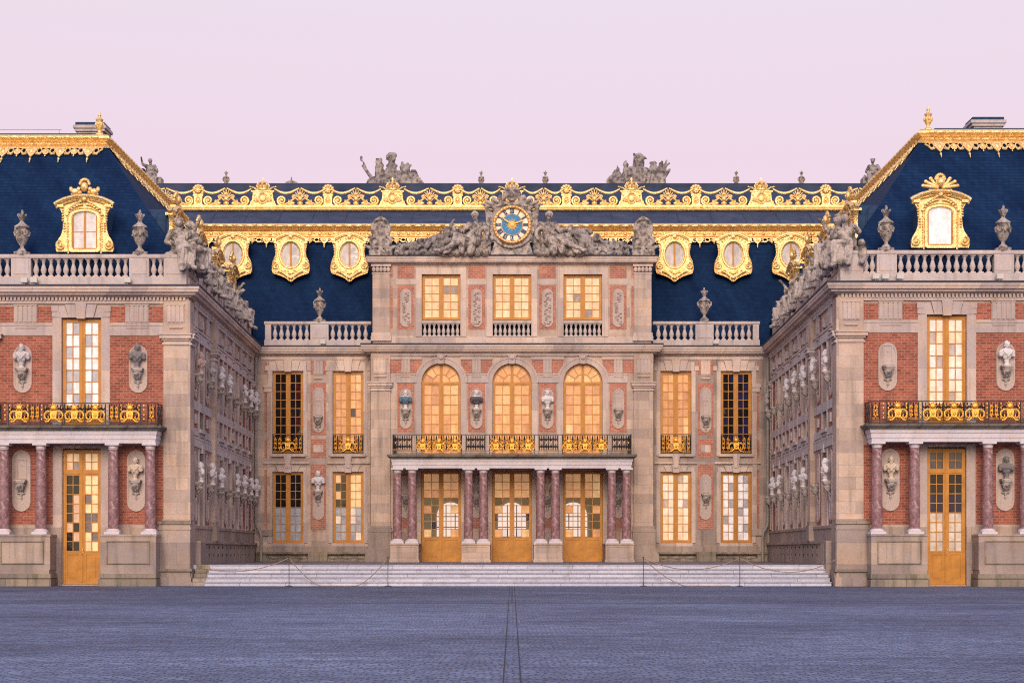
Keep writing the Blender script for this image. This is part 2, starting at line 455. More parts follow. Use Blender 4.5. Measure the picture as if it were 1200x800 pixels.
# ------------------------------------------------------------------ windows and doors
def panes_obj(quads, parent, cols, name='panes', clear=()):
    """quads: list of corner lists (x,z); each pane a hair out of true, as old glass sits"""
    vs = []; fs = []; cc = []; mi = []
    for k, (q, c) in enumerate(zip(quads, cols)):
        cx = sum(p[0] for p in q)/len(q); cz = sum(p[1] for p in q)/len(q)
        a, b = rng.uniform(-.02,.02), rng.uniform(-.02,.02)
        i0 = len(vs)
        for x, z in q: vs.append((x, .07 + a*(x-cx) + b*(z-cz), z))
        fs.append(tuple(range(i0, i0+len(q)))); cc.append(c); mi.append(1 if k in clear else 0)
    me = bpy.data.meshes.new(name); me.from_pydata(vs, [], fs)
    at = me.attributes.new('tint', 'FLOAT_COLOR', 'CORNER')
    buf = []
    for f, c in zip(fs, cc): buf += list(c)*len(f)
    at.data.foreach_set('color', buf)
    me.polygons.foreach_set('material_index', mi); me.update()
    return link(name, me, [M['pane'], M['clear']], parent, smooth=0)

PEACH = [(.76,.38,.20),(.85,.43,.22),(.92,.48,.24),(.96,.53,.25),(1.0,.60,.29),(1.0,.70,.38)]  # sunrise sky reflection painted as flat pane colours
WSEED = [0.0]
def drift(pal, r, c, jit=.27):
    t = .5+.75*noise.noise(Vector((c*.42+.3, r*.27+.2, WSEED[0]*3.7)))+rng.uniform(-jit, jit)
    return pal[min(len(pal)-1, max(0, int(t*len(pal))))]
def style(kind, r, c, nr):  # pane colours; alpha is the glow standing in for reflected sky and lit rooms
    u = rng.random(); j = rng.uniform(.9,1.08)
    if kind == 'peach':
        if u < .012: return (.06,.05,.06,.05)
        k = drift(PEACH, r, c); return (k[0]*.70, k[1]*.68, k[2]*.64, .33*j)
    if kind == 'cream':
        if u < .12: return (.34,.27,.25,.1)
        k = drift([(.93,.66,.42),(1,.72,.42),(1,.76,.47),(1,.80,.54)], r, c); return (k[0]*.72,k[1]*.70,k[2]*.68,.37*j)
    if kind == 'white':
        if u < .2: return (.46,.46,.52,.15)
        return (.76*j,.74*j,.76*j,.36)
    if kind == 'warmwhite':
        if u < .15: return (.50,.40,.36,.2)
        k = drift([(.9,.66,.45),(.95,.74,.58),(.88,.76,.70)], r, c); return (*[x*.85 for x in k], .42*j)
    if kind == 'dark':
        if c == 3 and u < .6: return (.05,.006,.008,.3)
        return (.012,.010,.012,0)
    if kind == 'darkblue':
        if u < .35: return (.012,.014,.05,.3)
        return (.012,.010,.012,0)
    if kind == 'halfblue':
        return (.34*j,.37*j,.44*j,.12) if r < nr*.5 else (.014,.012,.013,0)
    if kind == 'halfmix':
        if r < nr*.5: return (.36*j,.40*j,.47*j,.12) if u > .3 else (.7,.62,.55,.35)
        if c >= 2: return (.8,.5,.26,.5*j)
        return (.014,.012,.013,0) if u < .75 else (.7,.42,.22,.4)
    if kind == 'doorleft':
        if c >= 2: return (.9,.55,.30,.5*j) if u > .2 else (.2,.16,.16,.1)
        return (.014,.012,.013,0) if u < .62 else (.6,.40,.27,.35)
    if kind == 'doorright':
        if r < nr*.5: return (.60*j,.52*j,.44*j,.2)
        return (.012,.014,.04,.2) if r < nr*.75 else (.013,.012,.013,0)
    if kind == 'lightsdark': return (.09*j,.085*j,.09*j,.1)
    return (.5,.5,.5,0)

def make_window(parent, x, y, z0, w, h, nr, kind, name='window', solid=0.0, lights=0, lkind=None, leafsplit=True, clear=None, handle=False, rz=0.0):
    """two casements of two columns; solid = height of a closed bottom panel; lights = rows of a fixed light above a transom"""
    WSEED[0] += 1
    mb = MB(); fr = .085; st = .055; bar = .034
    hw = w/2
    top = h; tz = None
    if lights:
        ph = (h - solid - .35)/(nr+lights); tz = h - lights*ph - .20
    mb.box(-hw, -hw+fr, 0, .16, 0, h); mb.box(hw-fr, hw, 0, .16, 0, h)
    mb.box(-hw+fr, hw-fr, .003, .157, h-fr, h)
    mb.box(-hw+fr, hw-fr, .003, .157, 0, fr)
    if tz: mb.box(-hw+fr, hw-fr, -.015, .16, tz, tz+.13)
    mb.box(-.07, .07, -.008, .14, fr, h-fr)                 # meeting stiles
    mb.box(-.018, .018, -.028, .1, fr, h-fr)
    quads = []; cols = []; cl = set()
    bz = fr + solid
    if solid:
        for s in (-1, 1):
            a, b = sorted((s*.07, s*(hw-fr)))
            mb.box(a, b, .045, .12, fr, bz)
            mb.box(a+.001, a+.09, .018, .11, fr, bz); mb.box(b-.09, b-.001, .018, .11, fr, bz)
            mb.box(a+.09, b-.09, .021, .11, fr, fr+.12); mb.box(a+.09, b-.09, .021, .11, bz-.1, bz)
            mb.box(a+.15, b-.15, .03, .09, fr+.19, bz-.17)
    def field(za, zb, n, kd, r0=0):
        for s in (-1, 1):
            a, b = sorted((s*.07, s*(hw-fr)))
            mb.box(a+.0005, a+st, .012, .13, za, zb); mb.box(b-st, b-.0005, .012, .13, za, zb)
            mb.box(a+st, b-st, .015, .13, za, za+st); mb.box(a+st, b-st, .015, .13, zb-st, zb)
            ia, ib, ja, jb = a+st, b-st, za+st, zb-st
            m = (ia+ib)/2
            mb.box(m-bar/2, m+bar/2, .03, .105, ja, jb)
            for k in range(1, n):
                z = ja+(jb-ja)*k/n; mb.box(ia, ib, .036, .1, z-bar/2, z+bar/2)
            for k in range(n):
                c0, c1 = ja+(jb-ja)*k/n, ja+(jb-ja)*(k+1)/n
                for q, (u0, u1) in enumerate(((ia,m),(m,ib))):
                    quads.append([(u0,c0),(u1,c0),(u1,c1),(u0,c1)])
                    ci = (0 if s < 0 else 2)+q
                    if clear and clear(k, ci, n): cl.add(len(quads)-1)
                    cols.append(style(kd, k, ci, n))
    field(bz, tz if tz else h-fr, nr, kind)
    if tz: field(tz+.13, h-fr, lights, lkind or kind)
    o = mb.build(name, M['ochre'], parent, (x, y, z0), rz, smooth=0)
    panes_obj(quads, o, cols, clear=cl)
    if handle:
        hb = MB(); hb.ell((.035,-.045,1.42), .035, 8, 6); hb.box(.015,.055,-.03,-.02,1.33,1.5); hb.cap((-.02,-.06,1.36),(-.02,-.06,1.26),.016,n=6)
        hb.build('handle', M['darkgold'], o)
    return o

def make_arch_window(parent, x, y, z0, w, spring, nr, kind, name='window'):
    WSEED[0] += 1
    mb = MB(); hw = w/2; fr = .085; st = .05; bar = .036; h = spring - z0
    mb.box(-hw, -hw+fr, 0, .16, 0, h); mb.box(hw-fr, hw, 0, .16, 0, h); mb.box(-hw+fr, hw-fr, .003, .157, 0, fr)
    mb.box(-.07, .07, -.008, .14, fr, h+hw-.05); mb.box(-.018, .018, -.028, .1, fr, h+hw-.06)
    mb.box(-hw+fr, hw-fr, -.004, .15, h-.06, h+.06)
    def ringseg(r0, r1, y0, y1, n=24, a0=0, a1=180):
        for i in range(n):
            q0, q1 = R(a0+(a1-a0)*i/n), R(a0+(a1-a0)*(i+1)/n)
            P = [(r0*math.cos(q0), h+r0*math.sin(q0)), (r1*math.cos(q0), h+r1*math.sin(q0)), (r1*math.cos(q1), h+r1*math.sin(q1)), (r0*math.cos(q1), h+r0*math.sin(q1))]
            mb.prism(P, y0, y1)
    ringseg(hw-fr, hw+.001, .001, .16)
    ri = (hw-fr)*.50
    ringseg(ri-bar/2, ri+bar/2, .03, .1)
    quads = []; cols = []
    def sector(r0, r1, a0, a1, n=5):
        A = [(r1*math.cos(R(a0+(a1-a0)*i/n)), h+r1*math.sin(R(a0+(a1-a0)*i/n))) for i in range(n+1)]
        B = [(r0*math.cos(R(a1-(a1-a0)*i/n)), h+r0*math.sin(R(a1-(a1-a0)*i/n))) for i in range(n+1)] if r0 > .01 else [(0,h)]
        quads.append(A+B); cols.append(style(kind, 9, rng.randrange(4), 9))
    for s in (0, 1):
        a = 4 if s == 0 else 94
        for k in range(3): sector(ri, hw-fr, a+k*27.4+1, a+(k+1)*27.4-.2)
        sector(0.0, ri, a, a+82, 8)
        for k in (1, 2):
            q = R(a + k*27.4); d = (math.cos(q), math.sin(q)); e = (-d[1]*bar/2, d[0]*bar/2)
            mb.prism([(d[0]*ri+e[0], h+d[1]*ri+e[1]), (d[0]*ri-e[0], h+d[1]*ri-e[1]), (d[0]*(hw-fr)-e[0], h+d[1]*(hw-fr)-e[1]), (d[0]*(hw-fr)+e[0], h+d[1]*(hw-fr)+e[1])], .036, .1)
    za, zb = fr, h-.06
    for s in (-1, 1):
        a, b = sorted((s*.07, s*(hw-fr)))
        mb.box(a+.0005, a+st, .012, .13, za, zb); mb.box(b-st, b-.0005, .012, .13, za, zb)
        mb.box(a+st, b-st, .015, .13, za, za+st); mb.box(a+st, b-st, .015, .13, zb-st, zb)
        ia, ib, ja, jb = a+st, b-st, za+st, zb-st; m = (ia+ib)/2
        mb.box(m-bar/2, m+bar/2, .03, .105, ja, jb)
        for k in range(1, nr):
            z = ja+(jb-ja)*k/nr; mb.box(ia, ib, .036, .1, z-bar/2, z+bar/2)
        for k in range(nr):
            c0, c1 = ja+(jb-ja)*k/nr, ja+(jb-ja)*(k+1)/nr
            for q, (u0, u1) in enumerate(((ia,m),(m,ib))):
                quads.append([(u0,c0),(u1,c0),(u1,c1),(u0,c1)]); cols.append(style(kind, k, (0 if s < 0 else 2)+q, nr))
    o = mb.build(name, M['ochre'], parent, (x, y, z0), smooth=0)
    panes_obj(quads, o, cols)
    return o

# ------------------------------------------------------------------ ironwork
def motif(mb, x, z, s=1.0, y=-.03):
    """gilded sun mask over a cartouche with curling arms"""
    mb.ell((x, y-.02, z+.56*s), (.105*s,.07,.115*s), 12, 8)
    for k in range(10):
        a = 2*PI*k/10; mb.cap((x+.10*s*math.cos(a), y, z+.56*s+.11*s*math.sin(a)), (x+.155*s*math.cos(a), y, z+.56*s+.165*s*math.sin(a)), .022*s, .008*s, 5)
    mb.prism([(x-.10*s,z+.14*s),(x+.10*s,z+.14*s),(x+.13*s,z+.40*s),(x+.06*s,z+.44*s),(x-.06*s,z+.44*s),(x-.13*s,z+.40*s)], y-.06, y+.03)
    mb.ell((x, y-.07, z+.29*s), (.06*s,.03,.08*s), 8, 6)
    for d in (-1, 1):
        P = [(x+d*.10*s, z+.40*s), (x+d*.22*s, z+.43*s), (x+d*.33*s, z+.33*s), (x+d*.33*s, z+.18*s), (x+d*.24*s, z+.12*s), (x+d*.18*s, z+.18*s), (x+d*.21*s, z+.26*s)]
        mb.tube([(p[0], y, p[1]) for p in P], [.045*s,.04*s,.04*s,.036*s,.032*s,.026*s,.02*s], 6)
        mb.tube([(x+d*.1*s,y,z+.16*s),(x+d*.2*s,y,z+.06*s),(x+d*.3*s,y,z+.05*s)], [.035*s,.03*s,.03*s], 5)
        mb.ell((x+d*.26*s, y-.02, z+.035*s), .036*s, 8, 5)
        mb.ell((x+d*.30*s, y-.02, z+.55*s), .03*s, 6, 5)

def ironpanel(mb, x0, x1, z0, z1, gold=False, y=0.0):
    """scrolled iron between two uprights: mb.mi 0 iron, 1 gilt"""
    w = x1-x0; h = z1-z0; n = max(1, round(w/.27)); s = w/n
    mb.mi = 0
    for k in range(n):
        c = x0+s*(k+.5)
        for d in (-1, 1):
            pts = spiral(c+d*s*.22, z0+h*.26, s*.22, 1.3, R(90), d, 14, y) 
            mb.tube(pts, .02, 4)
            pts = spiral(c+d*s*.22, z0+h*.72, s*.22, 1.3, R(-90), -d, 14, y); mb.tube(pts, .02, 4)
            mb.tube([(c+d*s*.46, y, z0+.03), (c+d*s*.40, y, z0+h*.5), (c+d*s*.46, y, z1-.03)], .017, 4)
        mb.tube([(c, y, z0+.02), (c+.02, y, z0+h*.35), (c, y, z0+h*.5), (c-.02, y, z0+h*.7), (c, y, z1-.02)], .02, 4)
        mb.mi = 1
        mb.ell((c, y-.015, z0+h*.5), (.035,.03,.055), 6, 5)
        if gold:
            for d in (-1,1):
                mb.ell((c+d*s*.22, y-.02, z0+h*.26), .045, 6, 5); mb.ell((c+d*s*.22, y-.02, z0+h*.72), .038, 6, 5)
                mb.tube([(c, y-.012, z0+h*.12), (c+d*s*.25, y-.012, z0+h*.48), (c+d*s*.05, y-.012, z0+h*.86)], .023, 4)
        for d in (-1,1): mb.tube(arc(c+d*s*.24, z0+.035, .05, .035, 0, 350, 10, y-.01), .012, 4)
        mb.mi = 0

def guard(parent, w, z=0.0, h=1.04):
    mb = MB(); mb.mi = 0
    mb.box(-w/2, w/2, -.02, .02, z+h-.035, z+h); mb.box(-w/2, w/2, -.018, .018, z+.0, z+.03)
    for s in (-1, 1): mb.box(s*w/2-.018, s*w/2+.018, -.022, .022, z, z+h+.002)
    for a in (-w*.2, w*.2): mb.box(a-.01, a+.01, -.012, .012, z, z+h)
    ironpanel(mb, -w/2+.02, -w*.2, z+.05, z+h-.04, True); ironpanel(mb, w*.2, w/2-.02, z+.05, z+h-.04, True)
    mb.mi = 1; motif(mb, 0, z+.06, 1.15)
    return mb.build('window_guard', [M['iron'], M['deepgold']], parent, (0,-.14,0), smooth=40)

# ------------------------------------------------------------------ turned and carved pieces
BAL = [(.085,0),(.085,.07),(.055,.09),(.06,.13),(.10,.24),(.105,.32),(.075,.45),(.045,.56),(.05,.62),(.07,.65),(.055,.69),(.085,.71),(.085,.78)]
_bal = {}
def baluster(parent, x, y, z, h=.78, m='balust', sc=1.0):
    key = (round(h,2), m)
    if key not in _bal:
        mb = MB(); mb.lathe([(r*sc, q*h/.78) for r, q in BAL], n=10)
        for a, b in ((0,.06),(h-.05,h)): mb.box(-.09*sc,.09*sc,-.09*sc,.09*sc,a-.001,b+.001)
        o = mb.build('baluster', M[m], parent, (x,y,z), smooth=40); _bal[key] = o.data; return o
    o = bpy.data.objects.new('baluster', _bal[key]); COL.objects.link(o); o.parent = parent; o.location = (x,y,z); return o

def urn_mesh():
    mb = MB()
    mb.box(-.27,.27,-.27,.27,0,.13)
    mb.lathe([(.22,.13),(.2,.2),(.1,.28),(.085,.36),(.13,.42),(.22,.52),(.29,.70),(.33,.90),(.34,1.0),(.28,1.04),(.30,1.10),(.36,1.14),(.34,1.2),(.22,1.27),(.12,1.34),(.09,1.42),(.13,1.47),(.1,1.52)], n=18)
    for k in range(8):
        a = 2*PI*k/8; mb.ell((.33*math.cos(a), .33*math.sin(a), .92), (.07,.07,.11), 6, 5)
        b = a+PI/8; mb.ell((.335*math.cos(b), .335*math.sin(b), .80), (.06,.06,.05), 6, 5)
    for d in (-1,1):
        mb.tube([(d*.33,0,1.1),(d*.43,0,1.05),(d*.42,0,.92),(d*.33,0,.86)], .045, 6)
    # flame finial
    mb.ell((0,0,1.56), (.13,.13,.11), 8, 6)
    for k in range(6):
        a = 2*PI*k/6; mb.cap((.06*math.cos(a),.06*math.sin(a),1.55),(.19*math.cos(a),.19*math.sin(a),1.67),.075,.05,6)
    mb.cap((0,0,1.6),(.02,0,1.84),.10,.055,7)
    me = mb.mesh('urn'); return me
def urn(name, label, loc, s, group, m='statue', cat='urn'):
    if 'urn' not in _bal: _bal['urn'] = urn_mesh(); fixn(_bal['urn'])
    o = link(name, _bal['urn'], M[m], None, loc); o.scale = (s*.88,s*.88,s)
    o.rotation_euler = (0,0,rng.uniform(0,6))
    return tag(o, label, cat, group)
def fixn(me):
    import bmesh
    bm = bmesh.new(); bm.from_mesh(me); bmesh.ops.recalc_face_normals(bm, faces=bm.faces[:]); bm.to_mesh(me); bm.free()

def bust_mesh(kind):
    mb = MB()
    mb.lathe([(.15,0),(.15,.035),(.10,.06),(.085,.12),(.11,.17),(.12,.2)], n=14)
    mb.ell((0,.0,.40), (.19,.14,.20)); mb.ell((0,-.02,.52), (.27,.165,.15)); mb.ell((0,.0,.33), (.12,.1,.14))
    for d in (-1,1):
        mb.ell((d*.24,0,.53), (.12,.12,.13)); mb.ell((d*.27,-.01,.44), (.09,.10,.10)); mb.cap((d*.22,0,.60),(d*.06,0,.67),.07,.06)
        if kind != 1: mb.cap((d*.20,-.13,.60),(-d*.03,-.17,.36),.035,.03)      # mantle edges
        mb.ell((d*.112,.0,.815), (.02,.035,.045))                                    # ears
        mb.ell((d*.05,-.085,.79), (.038,.03,.03))                                    # cheeks
    mb.cap((0,0,.58),(0,-.01,.74),.075,.068)
    mb.ell((0,-.005,.85), (.108,.128,.145), 14, 10); mb.ell((0,-.065,.75), (.055,.055,.045))
    mb.ell((0,-.125,.865), (.075,.02,.014)); mb.cap((0,-.125,.865),(0,-.152,.80),.013,.022); mb.ell((0,-.125,.762), (.034,.02,.014))
    if kind == 0:                                                                     # curled crop
        for k in range(26):
            a = 2*PI*rng.random(); t = rng.uniform(.1,1.2); q = Vector((math.sin(t)*math.cos(a), math.sin(t)*math.sin(a), math.cos(t)))
            if q.y < -.45 and q.z < .75: continue
            mb.ell((q.x*.112, q.y*.13+.01, .87+q.z*.14), .035, 7, 5)
    elif kind == 1:                                                                   # laurel and long locks
        mb.ell((0,.03,.89), (.122,.13,.13)); mb.ell((0,.08,.78), (.10,.07,.12))
        for d in (-1,1): mb.cap((d*.1,.03,.8),(d*.12,.03,.62),.04,.03)
        for k in range(14):
            a = PI*k/13; mb.ell((.128*math.cos(a), .02+.12*math.sin(a)-.06, .94), (.028,.028,.03), 6, 5)
    else:                                                                             # beard and hair knot
        mb.ell((0,.02,.89), (.12,.135,.12)); mb.ell((0,-.095,.715), (.065,.055,.075)); mb.ell((0,.13,.88), .06)
        mb.ell((0,.0,.97),(.09,.1,.05))
    return sculpt(mb, .0135, .008, kind+3, 2, 9, .5, .66)
BUST = []
def bust(loc, rz, label, var, scale=1.0, colour='marble', drape=None, group='busts on the palace walls'):
    if not BUST:
        for k in range(3):
            me = bust_mesh(k); BUST.append(me)
            for m in ('marble','marble'): me.materials.append(M[m])
            for p in me.polygons: p.material_index = 1 if .22 < p.center.z < .655 else 0
            me.polygons.foreach_set('use_smooth', [True]*len(me.polygons))
    o = bpy.data.objects.new('bust', BUST[var % 3]); COL.objects.link(o)
    o.location = loc; o.rotation_euler = (0,0,rz); o.scale = (scale,)*3
    o.material_slots[0].link = 'OBJECT'; o.material_slots[0].material = M[colour]
    o.material_slots[1].link = 'OBJECT'; o.material_slots[1].material = M[drape or colour]
    return tag(o, label, 'bust', group)

def console_mesh():
    mb = MB()
    mb.box(-.25,.25,-.42,0,-.07,0); mb.box(-.22,.22,-.385,0,-.12,-.068); mb.box(-.19,.19,-.34,0,-.16,-.118)
    mb.lathe([(.17,-.16),(.20,-.22),(.16,-.32),(.075,-.41),(.05,-.47)][::-1], (0,-.16,0), 12, 1, .95)
    for d in (-1,1):
        mb.tube([(d*.12,-.33,-.2),(d*.13,-.30,-.33),(d*.10,-.17,-.43),(d*.06,-.07,-.52),(d*.05,-.05,-.62)], [.035,.03,.03,.025,.02], 6)
        mb.ell((d*.09,-.06,-.56), (.085,.05,.04), 7, 5)
    mb.ell((0,-.35,-.27), (.075,.05,.07), 8, 6)
    mb.tube([(0,-.10,-.45),(0,-.07,-.58),(0,-.05,-.70)], [.05,.05,.03], 8)
    mb.ell((0,-.05,-.74), (.055,.05,.05), 8, 6); mb.cap((0,-.04,-.78),(0,-.03,-.86),.03,.012,6)
    return mb
def niche(parent, x, z0, z1, w, zc, mat='trim', empty=False, flip=False, rz=0.0, cmat='statue', y=0.0, cs=1.0):
    """stone plate with rounded ends let into the wall, a bracket on it; returns the plate"""
    mb = MB(); mb.prism([(a, b-z0) for a, b in stadium(w, z0, z1)], -.035, .02)
    sh = [(a*.82, (b-z0-(z1-z0)/2)*.93+(z1-z0)/2) for a, b in stadium(w, z0, z1)]
    mb.shell([(a, b-z0) for a, b in stadium(w*.99, z0+.004, z1-.004)], sh, -.055, -.03, 48, (0,(z1-z0)/2))
    if empty:
        hz = zc - z0 + .05
        mb.box(-w*.5, w*.5, -.06, -.03, hz, hz+.05); mb.box(-w*.5, w*.5, -.06, -.03, hz+.78, hz+.83)
        for d in (-1,1): mb.box(d*w*.5-.025, d*w*.5+.025, -.058, -.03, hz, hz+.83)
        mb.ell((0,-.045,hz+.55), (.035,.02,.035), 6, 5)
    o = mb.build('niche', M[mat], parent, (x, y, z0), rz, smooth=30)
    if 'console' not in _bal:
        _bal['console'] = console_mesh().mesh('console'); fixn(_bal['console'])
        _bal['console'].polygons.foreach_set('use_smooth', [True]*len(_bal['console'].polygons)); _bal['console'].set_sharp_from_angle(angle=R(35)); _bal['console'].materials.append(M['statue'])
    c = bpy.data.objects.new('console', _bal['console']); COL.objects.link(c); c.parent = o; c.location = (0,-.02,zc-z0); c.scale = (cs,cs*(1.25 if cs > 1 else 1),1)
    return o

# ------------------------------------------------------------------ statues
def seated(mb, v, s=1.0):
    """draped seated figure, seat contact at origin, looking towards -y; v varies the pose"""
    r = random.Random(v*17+5)
    lean = r.uniform(-.05,.08); turn = r.uniform(-.06,.06)
    C = lambda a, b, r0, r1: mb.cap([q*s for q in a], [q*s for q in b], r0*s, r1*s, 9)
    E = lambda c, q, rot=None: mb.ell([k*s for k in c], [k*s for k in (q if isinstance(q,(tuple,list)) else (q,)*3)], 12, 8, rot)
    kl, kr = r.uniform(-.05,.08), r.uniform(-.05,.08); sp = r.uniform(.13,.2)
    for d, k in ((-1,kl),(1,kr)):
        C((d*.1,0,.12), (d*sp,-.45,.13+k), .115, .085); an = (d*(sp-.02), -.46-r.uniform(-.08,.12), -.36+k*.4)
        C((d*sp,-.45,.13+k), an, .085, .05); C(an, (an[0]+d*.02, an[1]-.17, an[2]-.05), .05, .04)
    E((0,.02,.1), (.2,.17,.15)); C((0,.02,.1), (turn,lean,.42), .155, .17); E((turn,lean-.01,.45), (.205,.135,.16))
    sh = .56
    for d in (-1,1): E((turn+d*.19, lean, sh-.01), (.085,.085,.08))
    hx = turn + r.uniform(-.04,.04)
    C((turn,lean,.58), (hx,lean-.03,.72), .062, .058); E((hx,lean-.045,.80), (.085,.1,.115)); E((hx,lean-.01,.83), (.1,.105,.1)); E((hx, lean-.14,.79), (.018,.03,.03)); E((hx, lean-.12,.735), (.03,.025,.02))
    # arms
    poses = [((.32,-.05,.32),(.25,-.33,.22)), ((.36,.0,.62),(.45,-.18,.88)), ((.30,-.12,.34),(.10,-.30,.40)), ((.34,.06,.33),(.38,.02,.06)), ((.34,-.2,.45),(.30,-.5,.52))]
    a, b = r.choice(poses), r.choice(poses)
    for d, (el, ha) in ((-1,a),(1,b)):
        C((turn+d*.2,lean,sh), (turn+d*el[0],lean+el[1],el[2]), .066, .052); C((turn+d*el[0],lean+el[1],el[2]), (turn+d*ha[0],lean+ha[1],ha[2]), .052, .036)
        hp = (turn+d*ha[0],lean+ha[1]-.03,ha[2]+.02); E(hp, (.038,.05,.045))
        for f in range(4): C(hp, (hp[0]+d*(.012*f-.015), hp[1]-.06, hp[2]+.03-.01*f), .014, .011)
    # drapery: lap, fall between the knees, mantle behind, crossed sash
    E((0,-.25,.16), (.25,.27,.09)); E((0,-.42,-.08), (.2,.085,.26)); C((-.12,-.46,.05), (-.05,-.44,-.34), .07, .05); C((.13,-.46,.03), (.08,-.45,-.33), .07, .06)
    E((0,.13,.25), (.25,.10,.33)); C((turn-.19,lean-.05,.56), (.16,-.1,.22), .05, .07); C((.18,.1,.1), (.27,-.05,-.3), .09, .07); C((-.18,.1,.1), (-.25,.0,-.3), .09, .08)
    if v % 3 == 0:                                        # helmet crest
        C((hx,lean+.06,.93), (hx,lean-.1,.95), .035, .03); E((hx,lean+.1,.86),(.03,.06,.12))
    elif v % 3 == 1:                                      # wreath of hair
        for k in range(8): E((hx+.09*math.cos(k*.785), lean-.02+.1*math.sin(k*.785), .89), (.035,.035,.035))
    else: E((hx,lean+.08,.84), .06); 
    if v % 2:                                             # child at the side
        x = .42; C((x,-.1,-.3), (x,-.1,.0), .1, .11); E((x,-.13,.16), (.075,.085,.09)); C((x-.08,-.12,0), (x-.16,-.25,.1), .04, .03); C((x,-.1,-.25), (x+.03,-.3,-.3), .07, .05)
    else:                                                 # vessel or shield leaning at the side
        E((-.40,-.05,-.1), (.07,.2,.26)); E((-.44,-.05,-.1), (.04,.1,.13))
    # rough seat
    for k in range(6): mb.ell((-.3+.12*k, .02+.05*(k%2), -.02), (.12,.2,.09), 8, 5)
    return mb
STAT = {}
def statue(v, loc, rz, label, s=1.65, m='statue', group='seated statues along the wing parapets', name='statue'):
    if v not in STAT:
        me = sculpt(seated(MB(), v), .0155, .025, v, 1, 12, .2, .68); me.materials.append(M['statue'])
        me.polygons.foreach_set('use_smooth', [True]*len(me.polygons)); STAT[v] = me
    o = bpy.data.objects.new(name, STAT[v]); COL.objects.link(o); o.location = loc; o.rotation_euler = (0,0,rz); o.scale = (s,)*3
    if m != 'statue':
        o.material_slots[0].link = 'OBJECT'; o.material_slots[0].material = M[m]
    return tag(o, label, 'statue', group)

def carve(name, label, cat, mb, loc, voxel, fold, seed, m='statue', group=None, fr=6, rz=0.0, stretch=.4):
    me = sculpt(mb, voxel, fold, seed, 1, fr, stretch); me.materials.append(M[m])
    me.polygons.foreach_set('use_smooth', [True]*len(me.polygons))
    o = bpy.data.objects.new(name, me); COL.objects.link(o); o.location = loc; o.rotation_euler = (0,0,rz)
    return tag(o, label, cat, group)

# ------------------------------------------------------------------ columns
def column(parent, x, y, zb, zt, r=.235):
    """pale base and capital, red veined shaft"""
    mb = MB(); bw = r*1.45
    h = zt-zb
    s = MB(); s.lathe([(r,0),(r*1.02,.03),(r*1.0,h*.33),(r*.93,h*.75),(r*.86,h-.46),(r*.9,h-.44)], n=22)
    o = s.build('column', M['redmarble'], parent, (x,y,zb+.22), smooth=40)
    b = MB(); b.box(-bw,bw,-bw,bw,0,.1); b.lathe([(bw*.97,.1),(bw,.13),(bw*.97,.165),(r*1.12,.18),(r*1.14,.2),(r*1.05,.225)], n=20)
    b.build('column_base', M['pale'], o, (0,0,-.22))
    c = MB(); z = h-.24; c.lathe([(r*.9,0),(r*.9,.05),(r*1.02,.055),(r*1.02,.075),(r*.92,.08),(r*.94,.11),(r*1.25,.16)], n=20); c.box(-bw*.92,bw*.92,-bw*.92,bw*.92,.158,.24)
    c.build('capital', M['pale'], o, (0,0,z-.22))
    return o

# ------------------------------------------------------------------ gilded roofwork
RD = [(1.212,0),(1.157,.33),(1.047,.606),(.9,.88),(.854,.965),(.744,.965),(.66,.87),(.468,.83),(.193,.80),(-.083,.854),(-.358,.99),(-.634,1.047),(-.854,1.047),(-1.063,.99),(-1.13,.70),(-1.185,.55),(-1.295,.28),(-1.43,.14),(-1.54,0)]
def outline(tab, s=1.0):
    return [(w*s, z) for z, w in tab] + [(-w*s, z) for z, w in tab[::-1] if w > 0]
def oval(a, b, n=40, cz=0): return [(a*math.cos(2*PI*i/n), cz+b*math.sin(2*PI*i/n)) for i in range(n)]

